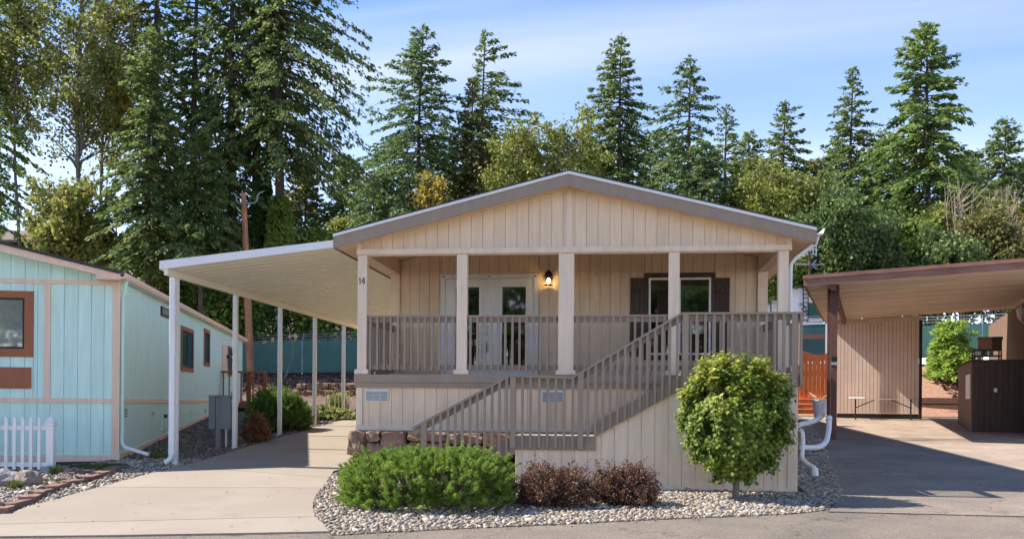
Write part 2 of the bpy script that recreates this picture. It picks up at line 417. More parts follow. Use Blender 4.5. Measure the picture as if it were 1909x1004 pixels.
# asphalt: fine aggregate speckle with worn lighter patches
def asphalt_mat(name='asphalt', k=1.0):
    ma, nt, b = new_mat(name); L = nt.links
    geo = _n(nt, 'ShaderNodeNewGeometry')
    v = _n(nt, 'ShaderNodeTexVoronoi', Scale=95.0); L.new(geo.outputs['Position'], v.inputs['Vector'])
    n1 = _n(nt, 'ShaderNodeTexNoise', Scale=0.55, Detail=7.0, Roughness=0.62); L.new(geo.outputs['Position'], n1.inputs['Vector'])
    cr = _n(nt, 'ShaderNodeValToRGB'); e = cr.color_ramp.elements
    e[0].position = 0.05; e[0].color = (0.115 * k, 0.10 * k, 0.084 * k, 1); e[1].position = 0.95; e[1].color = (0.29 * k, 0.248 * k, 0.203 * k, 1)
    L.new(v.outputs['Color'], cr.inputs[0])
    cr2 = _n(nt, 'ShaderNodeValToRGB'); f = cr2.color_ramp.elements
    f[0].position = 0.35; f[0].color = (0.72, 0.72, 0.74, 1); f[1].position = 0.7; f[1].color = (1.15, 1.1, 1.05, 1)
    L.new(n1.outputs['Fac'], cr2.inputs[0])
    mx = _n(nt, 'ShaderNodeMixRGB', blend_type='MULTIPLY'); mx.inputs[0].default_value = 1.0
    L.new(cr.outputs[0], mx.inputs[1]); L.new(cr2.outputs[0], mx.inputs[2])
    nd = _n(nt, 'ShaderNodeTexNoise', Scale=2.2, Detail=5.0); L.new(geo.outputs['Position'], nd.inputs['Vector'])
    ad = _n(nt, 'ShaderNodeMixRGB', blend_type='ADD'); ad.inputs[0].default_value = 0.9; L.new(geo.outputs['Position'], ad.inputs[1]); L.new(nd.outputs['Color'], ad.inputs[2])
    vc = _n(nt, 'ShaderNodeTexVoronoi', Scale=0.33, feature='DISTANCE_TO_EDGE'); L.new(ad.outputs[0], vc.inputs['Vector'])
    lt = _n(nt, 'ShaderNodeMapRange'); lt.inputs[1].default_value = 0.0; lt.inputs[2].default_value = 0.006; lt.inputs[3].default_value = 0.5; lt.inputs[4].default_value = 1.0; L.new(vc.outputs['Distance'], lt.inputs[0])
    m3 = _n(nt, 'ShaderNodeMixRGB', blend_type='MULTIPLY'); m3.inputs[0].default_value = 1.0; L.new(mx.outputs[0], m3.inputs[1]); L.new(lt.outputs[0], m3.inputs[2]); L.new(m3.outputs[0], b.inputs['Base Color'])
    b.inputs['Roughness'].default_value = 0.9; b.inputs['Specular IOR Level'].default_value = 0.25
    bp = _n(nt, 'ShaderNodeBump', Strength=0.6, Distance=0.006); L.new(v.outputs['Distance'], bp.inputs['Height']); L.new(bp.outputs[0], b.inputs['Normal'])
    return ma
MT['asphalt'] = asphalt_mat()
MT['asphalt_drive'] = asphalt_mat('drive_asphalt', 1.2)
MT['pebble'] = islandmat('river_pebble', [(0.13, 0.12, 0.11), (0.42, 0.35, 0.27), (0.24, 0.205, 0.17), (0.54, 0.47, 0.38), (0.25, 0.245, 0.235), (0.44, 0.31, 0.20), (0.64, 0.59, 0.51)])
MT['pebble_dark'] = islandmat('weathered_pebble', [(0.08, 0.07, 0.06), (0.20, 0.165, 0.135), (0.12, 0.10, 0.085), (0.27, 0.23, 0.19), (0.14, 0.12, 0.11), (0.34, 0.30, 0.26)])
MT['chip'] = islandmat('bark_chip', [(0.10, 0.045, 0.03), (0.22, 0.10, 0.065), (0.15, 0.075, 0.05), (0.34, 0.21, 0.15), (0.18, 0.08, 0.055)])
# ------------------------------------------------------------------ the setting: ground, road, driveway, beds
def axis_lines(segs):
    out = []
    for a, b, st in segs:
        k = max(1, int(round((b - a) / st))); out += [a + (b - a) * i / k for i in range(k)]
    return out + [segs[-1][1]]
GX = axis_lines([(-400, -60, 34), (-60, -20, 4), (-20, 20, 0.5), (20, 60, 4), (60, 400, 34)])
GY = axis_lines([(-300, -20, 28), (-20, 6, 2), (6, 62, 0.5), (62, 100, 4), (100, 900, 80)])
def make_ground():
    X, Y = np.meshgrid(np.array(GX), np.array(GY)); Z = gh(X, Y)
    V = np.stack([X.ravel(), Y.ravel(), Z.ravel()], 1)
    nx, ny = len(GX), len(GY)
    i = np.arange(nx * ny).reshape(ny, nx)
    Fc = np.stack([i[:-1, :-1].ravel(), i[:-1, 1:].ravel(), i[1:, 1:].ravel(), i[1:, :-1].ravel()], 1)
    o = np_mesh('ground', V, Fc, MT['soil']); tag(o, 'bare brown soil and bank under the whole site', 'ground', kind='structure')
    return o
make_ground()
def clip_poly(poly, cuts):
    """Sutherland-Hodgman with half planes (point, normal): keeps the side the normal points to"""
    for p0, n in cuts:
        out = []
        for i in range(len(poly)):
            a, b = poly[i], poly[(i + 1) % len(poly)]
            da = (a[0] - p0[0]) * n[0] + (a[1] - p0[1]) * n[1]; db = (b[0] - p0[0]) * n[0] + (b[1] - p0[1]) * n[1]
            if da >= 0: out.append(a)
            if (da >= 0) != (db >= 0):
                t = da / (da - db); out.append((a[0] + (b[0] - a[0]) * t, a[1] + (b[1] - a[1]) * t))
        poly = out
    return poly
def sheet(name, poly, dz, mat, parent=None, step=0.5, thick=0.0):
    bm = bmesh.new()
    vs_ = [bm.verts.new((x, y, 0)) for x, y in poly]
    bm.faces.new(vs_); bmesh.ops.triangulate(bm, faces=bm.faces[:])
    xs = [p[0] for p in poly]; ys = [p[1] for p in poly]
    for ax, lines, lo, hi in ((0, GX, min(xs), max(xs)), (1, GY, min(ys), max(ys))):
        for c in lines:
            if lo < c < hi:
                co = (c, 0, 0) if ax == 0 else (0, c, 0); no = (1, 0, 0) if ax == 0 else (0, 1, 0)
                bmesh.ops.bisect_plane(bm, geom=bm.verts[:] + bm.edges[:] + bm.faces[:], plane_co=co, plane_no=no)
    if thick:
        r = bmesh.ops.extrude_face_region(bm, geom=bm.faces[:])
        top = [e for e in r['geom'] if isinstance(e, bmesh.types.BMVert)]
        ts = set(top)
        for v in bm.verts: v.co.z = g(v.co.x, v.co.y) + (dz if v in ts else dz - thick)
        bmesh.ops.recalc_face_normals(bm, faces=bm.faces[:])
    else:
        for v in bm.verts: v.co.z = g(v.co.x, v.co.y) + dz
        for f in bm.faces:
            f.normal_update()
            if f.normal.z < 0: f.normal_flip()
    me = bpy.data.meshes.new(name); bm.to_mesh(me); bm.free()
    if parent is not None: me.transform(WM[parent].inverted())
    return link_mesh(name, me, mat, parent)
def gp(*pts): return [tuple(onG(x, y)[:2]) for x, y in pts]

# asphalt road in front, reaching up the right-hand drive
bed_front = gp((600, 975), (620, 999), (700, 994), (800, 989), (900, 984), (1000, 980), (1100, 975), (1200, 970), (1300, 966), (1400, 962), (1480, 958), (1535, 952), (1562, 935), (1568, 915), (1561, 893), (1549, 868), (1538, 842), (1527, 815), (1512, 795), (1500, 784))
ap = gp((0, 1003), (200, 1001), (380, 998), (500, 996), (615, 993))
left_dir = (ap[0][0] - ap[-1][0], ap[0][1] - ap[-1][1])
far_left = (ap[0][0] + left_dir[0] * 12, ap[0][1] + left_dir[1] * 12)
road_poly = [(-70, -20), (70, -20), (70, 36.6), (3.4, 36.6)] + [bed_front[-1]] + list(reversed(bed_front[1:-1])) + [bed_front[1]] + list(reversed(ap)) + [far_left]
road = sheet('road', road_poly, 0.006, MT['asphalt']); tag(road, 'worn grey asphalt road and right hand drive', 'road', kind='structure')

# the right-hand drive is its own, slightly darker strip of asphalt with a low lip at the road
lip = gp((1545, 955), (1700, 959), (1909, 964))
ldx, ldy = lip[-1][0] - lip[0][0], lip[-1][1] - lip[0][1]
drv = sheet('asphalt_drive', lip + [(lip[-1][0] + ldx * 2, lip[-1][1] + ldy * 2), (30, 36.4), (3.5, 36.4)] + [bed_front[-1]] + list(reversed(bed_front[12:-1])), 0.022, MT['asphalt_drive'], thick=0.02)
tag(drv, 'dark grey asphalt drive leading to the brown carport', 'drive', kind='structure')

# concrete driveway on the left, slabs between joints
dl = gp((0, 962), (70, 942), (150, 920), (230, 898), (290, 882), (345, 869), (400, 853), (450, 838), (500, 822), (540, 809), (605, 792), (652, 781))
d_end = (dl[-1][0] + 0.0, 30.5)
dr = [(-4.78, 30.5), (-4.78, 17.2)] + gp((622, 880), (606, 903), (591, 922), (584, 938), (583, 952), (588, 966), (600, 980), (616, 993.5))
drive_poly = dl + [d_end] + dr + list(reversed(ap))[1:] + [(far_left[0] * .25 + ap[0][0] * .75, far_left[1] * .25 + ap[0][1] * .75), (dl[0][0] - 1.6, dl[0][1] - 0.9)]
drive = thing('driveway', (-6, 14, g(-6, 14)), 'pale tan concrete driveway running under the white awning', 'driveway'); drive['kind'] = 'structure'
jl = [((-30, 29.0), (30, 29.0))] + [tuple(gp(a, b)) for a, b in (((601.7, 796.4), (657, 799)), ((550.6, 814), (645, 819)), ((545.8, 843), (628, 848)), ((448.6, 880), (606.5, 892)), ((215, 911), (590, 912)), ((49, 979), (590, 966)))]
bands = []
def jn(j):
    (ax, ay), (bx, by) = j[0][:2], j[1][:2]
    n = Vector((-(by - ay), bx - ax)).normalized()
    if n.y < 0: n = -n
    return (ax, ay), n
cutlist = [jn(j) for j in jl]
gap = 0.010
for k in range(len(cutlist) + 1):
    cuts = []
    if k > 0:
        p, n = cutlist[k - 1]; cuts.append(((p[0] - n.x * gap, p[1] - n.y * gap), (-n.x, -n.y)))
    if k < len(cutlist):
        p, n = cutlist[k]; cuts.append(((p[0] + n.x * gap, p[1] + n.y * gap), (n.x, n.y)))
    pp = clip_poly(drive_poly, cuts)
    if len(pp) >= 3: sheet('concrete_slab', pp, 0.030, MT['concrete'], drive, thick=0.05)

# stained concrete pad under the right-hand carport
pad = thing('carport_pad', (9, 28, g(9, 28)), 'stained tan concrete parking pad under the brown carport', 'pad'); pad['kind'] = 'structure'
pad_poly = [(7.55, 19.2), (22, 15.3), (22, 38), (6.9, 38), (7.0, 30)]
pad_y = [15, 19.55, 22.3, 25.3, 28.6, 32.2, 35.2, 38]
for a, b in zip(pad_y[:-1], pad_y[1:]):
    pp = clip_poly(pad_poly, [((0, a + gap), (0.05, 1)), ((0, b - gap), (-0.05, -1))])
    if len(pp) >= 3: sheet('concrete_slab', pp, 0.034, MT['padcon'], pad, thick=0.03)

# gravel beds: a dark base with real pebbles
def inside(poly, P):
    x, y = P[:, 0], P[:, 1]; r = np.zeros(len(P), bool); n = len(poly); j = n - 1
    for i in range(n):
        xi, yi = poly[i]; xj, yj = poly[j]
        c = ((yi > y) != (yj > y)) & (x < (xj - xi) * (y - yi) / (yj - yi + 1e-12) + xi); r ^= c; j = i
    return r
ico = bmesh.new(); bmesh.ops.create_icosphere(ico, subdivisions=1, radius=1.0)
IV = np.array([v.co[:] for v in ico.verts]); IF = np.array([[v.index for v in f.verts] for f in ico.faces]); ico.free()
def pebbles(name, polys, size, mat, label, cat, seed, dens=1.0, base_dz=0.012, mound=0.0):
    rng = np.random.default_rng(seed); allV = []; allF = []; base = 0
    for poly in polys:
        xs = [p[0] for p in poly]; ys = [p[1] for p in poly]
        st = size * 1.35 / math.sqrt(dens)
        gx, gy = np.meshgrid(np.arange(min(xs), max(xs), st), np.arange(min(ys), max(ys), st))
        P = np.stack([gx.ravel(), gy.ravel()], 1) + rng.uniform(-.5, .5, (gx.size, 2)) * st
        P = P[inside(poly, P)]
        n = len(P)
        s = size * rng.lognormal(0, .38, n)[:, None] * np.stack([rng.uniform(.75, 1.25, n), rng.uniform(.6, 1.0, n), rng.uniform(.4, .65, n)], 1) * .62
        a = rng.uniform(0, 2 * np.pi, n); ca, sa = np.cos(a), np.sin(a)
        v = IV[None] * (1 + rng.uniform(-.16, .16, (n, len(IV), 1)))
        v = v * s[:, None, :]
        tilt = rng.uniform(-.5, .5, (n, 1)); v[:, :, 2] += v[:, :, 0] * tilt
        x = v[:, :, 0] * ca[:, None] - v[:, :, 1] * sa[:, None]; y = v[:, :, 0] * sa[:, None] + v[:, :, 1] * ca[:, None]
        z = v[:, :, 2] + (gh(P[:, 0], P[:, 1]) + base_dz + rng.uniform(0, .5, n) * size * .55)[:, None]
        V = np.stack([x + P[:, :1], y + P[:, 1:2], z], 2).reshape(-1, 3)
        Fc = (IF[None] + (np.arange(n) * len(IV))[:, None, None]).reshape(-1, 3) + base
        allV.append(V); allF.append(Fc); base += len(V)
    o = np_mesh(name, np.concatenate(allV), np.concatenate(allF), mat, smooth=True)
    tag(o, label, cat, kind='stuff'); return o
bed1 = gp((583, 950), (586, 968), (600, 982), (617, 999)) + bed_front[2:] + [(3.3, 24), (2.95, 24), (2.95, 15.5), (-4.7, 15.9), (-4.95, 16.0)] + gp((615, 893), (600, 912), (590, 926), (584, 938))
b1 = sheet('gravel_bed', bed1, 0.014, MT['soil']); tag(b1, 'soil base of the pebble bed before the porch', 'bed', kind='structure')
pebbles('river_gravel', [bed1], 0.040, MT['pebble'], 'grey and tan river pebbles filling the bed before the beige porch', 'gravel', 3, 1.25)
bed2 = dl[:8] + [(dl[7][0], 29)] + [(-13.2, 29), (-9.7, 16.8), (-10.5, 16.2), (-16, 15), (-16, 11.5)] + [(dl[0][0] - 1.5, dl[0][1] - .85)]
b2 = sheet('gravel_bed', bed2, 0.010, MT['soil']); tag(b2, 'soil base of the pebble strip beside the aqua house', 'bed', kind='structure')
front2 = [p for p in bed2 if True]
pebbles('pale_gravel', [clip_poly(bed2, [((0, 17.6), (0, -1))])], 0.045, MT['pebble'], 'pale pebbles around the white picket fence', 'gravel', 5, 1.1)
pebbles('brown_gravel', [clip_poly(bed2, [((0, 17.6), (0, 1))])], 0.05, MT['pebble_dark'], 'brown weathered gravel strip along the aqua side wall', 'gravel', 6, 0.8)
# bark mulch on the bank
mb = sheet('mulch_bank', [(-26, 38.2), (24, 38.2), (24, 50), (-26, 50)], 0.02, MT['mulch']); tag(mb, 'reddish bark mulch on the bank below the fence', 'bank', kind='structure')
def chips(seed=8):
    rng = np.random.default_rng(seed); n = 14000
    X = np.concatenate([rng.uniform(-19, -10.5, n // 2), rng.uniform(13.5, 20, n // 2)]); Y = rng.uniform(38.3, 46, n)
    Z = gh(X, Y) + .03; a = rng.uniform(0, 6.28, n); l = rng.uniform(.04, .11, n); w = l * .35
    d = np.stack([np.cos(a), np.sin(a), rng.uniform(-.4, .4, n)], 1) * l[:, None]; s = np.stack([-np.sin(a), np.cos(a), rng.uniform(-.5, .5, n)], 1) * w[:, None]
    c = np.stack([X, Y, Z], 1)
    V = np.stack([c - d - s, c + d - s, c + d + s, c - d + s], 1).reshape(-1, 3)
    o = np_mesh('bark_chips', V, np.arange(4 * n).reshape(-1, 4), MT['chip']); tag(o, 'loose reddish bark chips on the bank', 'mulch', kind='stuff')
chips()

# stray pebbles and fallen leaves
def litter(name, pts, size, mat, label, cat, leaf=False, seed=1):
    rng = np.random.default_rng(seed); P = np.array(pts); n = len(P); Z = gh(P[:, 0], P[:, 1]) + .036
    if leaf:
        a = rng.uniform(0, 6.28, n); l = size * rng.uniform(.6, 1.3, n); d = np.stack([np.cos(a), np.sin(a), rng.uniform(-.05, .3, n)], 1) * l[:, None]; s_ = np.stack([-np.sin(a), np.cos(a), rng.uniform(0, .35, n)], 1) * (l * .45)[:, None]
        c = np.stack([P[:, 0], P[:, 1], Z], 1); V = np.stack([c - d, c + s_ * .9, c + d, c - s_ * .6], 1).reshape(-1, 3); o = np_mesh(name, V, np.arange(4 * n).reshape(-1, 4), mat)
    else:
        v = IV[None] * (1 + rng.uniform(-.15, .15, (n, len(IV), 1))) * (size * rng.uniform(.5, 1.2, n))[:, None, None] * np.array([1, .8, .6]); v = v + np.stack([P[:, 0], P[:, 1], Z - .012], 1)[:, None, :]
        o = np_mesh(name, v.reshape(-1, 3), (IF[None] + (np.arange(n) * len(IV))[:, None, None]).reshape(-1, 3), mat, smooth=True)
    tag(o, label, cat, kind='stuff')
rng0 = np.random.default_rng(12)
bf2 = np.array(bed_front[1:17]); pk = bf2[rng0.integers(0, len(bf2) - 1, 90)]; tt = rng0.uniform(0, 1, (90, 1)); nx_ = np.roll(bf2, -1, 0)
idx = rng0.integers(0, len(bf2) - 1, 120); tt = rng0.uniform(0, 1, (120, 1))
edge = bf2[idx] * (1 - tt) + bf2[idx + 1] * tt; out_ = edge - np.array([-.5, 14.5]); out_ /= np.linalg.norm(out_, axis=1, keepdims=True)
litter('stray_pebbles', edge + out_ * (rng0.exponential(.10, (120, 1)) + .02), .016, MT['pebble'], 'stray pebbles scattered on the asphalt along the bed', 'pebbles')
MT['deadleaf'] = leafmat('fallen_leaf', (.16, .08, .03), (.30, .17, .06), (.45, .32, .12), trans=.2)
lp_ = [tuple(onG(x, y)[:2]) for x, y in zip(rng0.uniform(640, 1530, 60), rng0.uniform(935, 972, 60))] + [tuple(onG(x, y)[:2]) for x, y in zip(rng0.uniform(60, 560, 46), rng0.uniform(890, 996, 46))] + [tuple(onG(x, y)[:2]) for x, y in zip(rng0.uniform(700, 1900, 60), rng0.uniform(962, 1003, 60))] + [tuple(onG(x, y)[:2]) for x, y in zip(rng0.uniform(1580, 1900, 34), rng0.uniform(800, 950, 34))]
litter('fallen_leaves', lp_, .026, MT['deadleaf'], 'few brown leaves fallen on the driveway and road', 'leaves', leaf=True, seed=3)
# ------------------------------------------------------------------ the beige home
XL, XR, XC, YF, YB, YE = -4.66, 2.86, -0.90, 16.6, 19.0, 36.0
YFA = 16.35
ZD = 1.90                                   # porch deck
EL, ER = -5.06, 3.255
SL = (5.149 - 4.12) / 4.158
def zl(x): return 5.149 - SL * abs(x - XC)   # fascia / ceiling line
house = thing('manufactured_house', (XC, 26, 0.5), 'beige manufactured home with covered front porch and low gable roof', 'house')
def hX(px, Y=YF): return atY(px, 600, Y).x
def hZ(px, py, Y=YF): return atY(px, py, Y).z
# roof
for s in (-1, 1):
    xe = EL if s < 0 else ER
    MB().prismY([(XC, 5.405), (xe, zl(xe) + .256), (xe, zl(xe) + .275), (XC, 5.424)], YFA - .03, YE + .3).build('roof', MT['shingle'], house)
    MB().prismY([(XC, 5.149), (xe, zl(xe)), (xe, zl(xe) + .20), (XC, 5.349)], YFA, YFA + .04).build('fascia_board', MT['taupe'], house)
    MB().prismY([(XC, 5.351), (xe, zl(xe) + .202), (xe, zl(xe) + .252), (XC, 5.401)], YFA - .02, YFA + .05).build('drip_edge', MT['white_metal'], house)
    MB().prismY([(XC, 5.174), (xe + (-s) * .02, zl(xe) + .025), (xe + (-s) * .02, zl(xe) + .06), (XC, 5.209)], YFA + .045, YE + .2).build('soffit', MT['beige'], house)
    MB().box(xe, xe - s * .018, YFA + .045, YE + .2, zl(xe) - .005, zl(xe) + .20).build('eave_fascia', MT['taupe'], house)
# gable siding boards
def siding(parent, xs, y, zb, zt, mat, name='siding_board', th=0.014, gapw=0.007):
    for a, b in zip(xs[:-1], xs[1:]):
        a2, b2 = a + gapw / 2, b - gapw / 2
        if b2 - a2 < .01: continue
        za, zb_, ta, tb = zb(a2), zb(b2), zt(a2), zt(b2)
        if min(ta - za, tb - zb_) < -.02: continue
        pts = [(a2, za), (b2, zb_), (b2, max(tb, zb_ + .004)), (a2, max(ta, za + .004))]
        if a2 < XC < b2 and zt is zl_g: pts = [(a2, za), (b2, zb_), (b2, tb), (XC, zt(XC)), (a2, ta)]
        MB().prismY(pts, y, y + th).build(name, mat, parent)
def zl_g(x): return zl(x) + .02
def xs_range(a, b, step, phase=0.0):
    out = [a]; k = math.ceil((a - phase) / step + 1e-6)
    while phase + k * step < b - .015:
        if phase + k * step > a + .02: out.append(phase + k * step)
        k += 1
    return out + [b]
MB().prismY([(XL - .02, 4.08), (XR + .02, 4.08), (XR + .02, zl_g(XR)), (XC, zl_g(XC) + .01), (XL - .02, zl_g(XL))], YF + .05, YF + .09).build('gable_backing', MT['beige'], house)
siding(house, xs_range(XL + .02, XR - .02, .2035, XC + .10), YF + .034, lambda x: 4.10, zl_g, MT['beige'])
MB().box(XC - .048, XC + .048, YF + .018, YF + .036, 4.13, zl(XC) + .01).build('gable_trim', MT['beige_trim'], house)
MB().box(XL - .035, XL + .055, YF - .012, YF + .032, 4.128, zl(XL + .05) + .012).build('gable_trim', MT['beige_trim'], house)
MB().box(XR - .055, XR + .035, YF - .012, YF + .032, 4.128, zl(XR - .05) + .012).build('gable_trim', MT['beige_trim'], house)
MB().box(XL - .035, XR + .035, YF - .03, YF + .012, 4.038, 4.132).build('header_board', MT['beige_trim'], house)
MB().box(XL, XR, YF + .014, YF + .13, 4.02, 4.098).build('header_beam', MT['beige_trim'], house)
for x0, x1 in ((XL, XL + .19), (XR - .19, XR)):
    MB().prismY([(x0, 4.0), (x1, 4.0), (x1, zl(x1) + .02), (x0, zl(x0) + .02)], YF + .135, YB - .03).build('side_beam', MT['beige'], house)
    MB().box(x0, x1, YB - .028, YB + .02, ZD, 3.998).build('corner_trim', MT['beige_trim'], house)
# posts
posts = []
for a, b, dep in ((666, 683.2, .14), (850.8, 870.3, .14), (1040.8, 1069.5, .16), (1246, 1266.5, .14), (1450.6, 1470, .14)):
    x0, x1 = hX(a), hX(b); posts.append((x0, x1))
    p = MB().box(x0, x1, YF, YF + dep, ZD + .002, 4.036).build('porch_post', MT['beige_trim'], house, bevel=.006)
    MB().box(x0 - .04, x1 + .04, YF - .035, YF + dep + .03, ZD + .003, ZD + .088).build('base_trim', MT['beige_trim'], p, bevel=.004)
# house number on the corner post: 1 and 4
x0, x1 = posts[0]; zc_ = hZ(674, 523)
d1 = MB()
xa, h = x0 + .028, .115
d1.box(xa + .012, xa + .026, YF - .006, YF - .001, zc_ - h/2, zc_ + h/2).box(xa, xa + .0118, YF - .006, YF - .001, zc_ + h/2 - .03, zc_ + h/2 - .014).box(xa + .002, xa + .0118, YF - .006, YF - .001, zc_ - h/2, zc_ - h/2 + .008).box(xa + .0262, xa + .036, YF - .006, YF - .001, zc_ - h/2, zc_ - h/2 + .008)
d1.build('digit_one', MT['black'], house)
xb = xa + .048
d4 = MB(); d4.box(xb + .038, xb + .052, YF - .006, YF - .001, zc_ - h/2, zc_ + h/2)
d4.box(xb - .002, xb + .0378, YF - .006, YF - .001, zc_ - .024, zc_ - .012).box(xb + .0522, xb + .064, YF - .006, YF - .001, zc_ - .024, zc_ - .012)
d4.prismY([(xb - .002, zc_ - .0118), (xb + .012, zc_ - .0118), (xb + .0378, zc_ + h/2 - .02), (xb + .0378, zc_ + h/2)], YF - .006, YF - .001)
d4.box(xb + .028, xb + .0378, YF - .006, YF - .001, zc_ - h/2, zc_ - h/2 + .008).box(xb + .0522, xb + .062, YF - .006, YF - .001, zc_ - h/2, zc_ - h/2 + .008)
d4.build('digit_four', MT['black'], house)
# old hook mark on the second post
xm = (posts[1][0] + posts[1][1]) / 2
MB().tube([(xm - .02, YF - .003, hZ(860, 533)), (xm - .015, YF - .003, hZ(860, 540)), (xm, YF - .003, hZ(860, 543)), (xm + .012, YF - .003, hZ(860, 540)), (xm + .012, YF - .003, hZ(860, 533))], .004, 5).build('wreath_hook', MT['beige'], house)
# deck and skirt
MB().box(XL, XR, YF + .001, YB - .03, ZD - .05, ZD).build('deck_floor', MT['taupe'], house)
MB().box(XL - .06, XR, YF - .05, YF - .002, 1.755, ZD - .003).build('deck_fascia', MT['taupe'], house)
MB().box(XL - .055, XR, YF - .035, YF - .002, 1.665, 1.752).build('deck_fascia', MT['taupe'], house)
MB().box(XL, XR, YF + .02, YF + .06, .60, 1.70).build('skirt_backing', MT['beige'], house)
siding(house, xs_range(XL + .09, XR, .2035, XL + .09 + .115), YF + .004, lambda x: .94, lambda x: 1.70, MT['beige'])
MB().box(XL - .03, XL + .085, YF - .016, YF + .02, .985, 1.664).build('corner_trim', MT['beige_trim'], house)
MB().box(XL - .035, XR, YF - .022, YF + .003, .905, .983).build('skirt_trim', MT['beige_trim'], house)
for px0, px1, py0, py1 in ((682.3, 725, 725.8, 747.4), (1010.6, 1051.7, 727.5, 750)):
    xa, xb = hX(px0), hX(px1); za, zb = hZ(px0, py1), hZ(px0, py0)
    v = MB().box(xa, xb, YF - .02, YF + .002, za, zb).build('skirt_vent', MT['ventwhite'], house)
    w3 = (xb - xa - .05) / 3
    for k in range(3):
        l = MB()
        x_ = xa + .015 + k * (w3 + .01)
        for q in range(7):
            zz = za + .018 + q * (zb - za - .036) / 7
            l.box(x_, x_ + w3, YF - .026, YF - .021, zz, zz + (zb - za - .036) / 7 * .55)
        l.build('louver', MT['grey_metal'], v)
# walls behind the porch
DX0, DX1, DZ1 = hX(821.5, YB), hX(1003.5, YB), hZ(912, 510.8, YB)
WX0, WX1 = hX(1201, YB), hX(1333, YB)
WZ0, WZ1 = hZ(1267, 670.5, YB), hZ(1267, 508.3, YB)
GX0, GX1, GZ0, GZ1 = hX(1209, YB), hX(1325, YB), hZ(1267, 661, YB), hZ(1267, 517.5, YB)
ph = hX(745, YB)
bk = MB()
for p, q, z0, z1 in ((XL, DX0, ZD - .1, None), (DX0, DX1, DZ1, None), (DX1, WX0, ZD - .1, None), (WX0, WX1, ZD - .1, WZ0), (WX0, WX1, WZ1, None), (WX1, XR, ZD - .1, None)):
    pts = [(p, z0), (q, z0), (q, zl(q) if z1 is None else z1)] + ([(XC, zl(XC))] if z1 is None and p < XC < q else []) + [(p, zl(p) if z1 is None else z1)]
    bk.prismY(pts, YB + .050, YB + .06)
bk.build('wall_backing', MT['beige'], house)
bs = xs_range(XL + .19, XR - .19, .2035, ph)
for a, b in zip(bs[:-1], bs[1:]):
    cutsx = sorted([a, b] + [u for u in (DX0, DX1, WX0, WX1) if a < u < b])
    for p, q in zip(cutsx[:-1], cutsx[1:]):
        xm_ = (p + q) / 2
        zone = 'door' if DX0 < xm_ < DX1 else 'win' if WX0 < xm_ < WX1 else ''
        p, q = p + .004, q - .004
        if q - p < .012: continue
        rngs = {'': [(ZD - .05, None)], 'door': [(DZ1, None)], 'win': [(ZD - .05, WZ0), (WZ1, None)]}[zone]
        for z0, z1 in rngs:
            zt0, zt1 = (zl(p) + .015, zl(q) + .015) if z1 is None else (z1, z1)
            pts = [(p, z0), (q, z0), (q, zt1), (p, zt0)]
            if z1 is None and p < XC < q: pts = [(p, z0), (q, z0), (q, zt1), (XC, zl(XC) + .015), (p, zt0)]
            MB().prismY(pts, YB + .03, YB + .045).build('siding_board', MT['beige'], house)
for x0, x1, y0, y1, nm in ((XL, XL + .05, YB + .06, YE, 'side_wall'), (XR - .05, XR, YB + .06, YE, 'side_wall')):
    MB().box(x0, x1, y0, y1, .6, zl(XL) + .02).build(nm, MT['beige'], house)
MB().prismY([(XL, .6), (XR, .6), (XR, zl(XR)), (XC, zl(XC)), (XL, zl(XL))], YE, YE + .05).build('rear_wall', MT['beige'], house)
MB().box(XL, XL + .05, YF + .062, YB + .058, .3, ZD - .051).box(XR - .05, XR, YF + .062, YB + .058, .2, ZD - .051).build('side_skirt', MT['beige'], house)
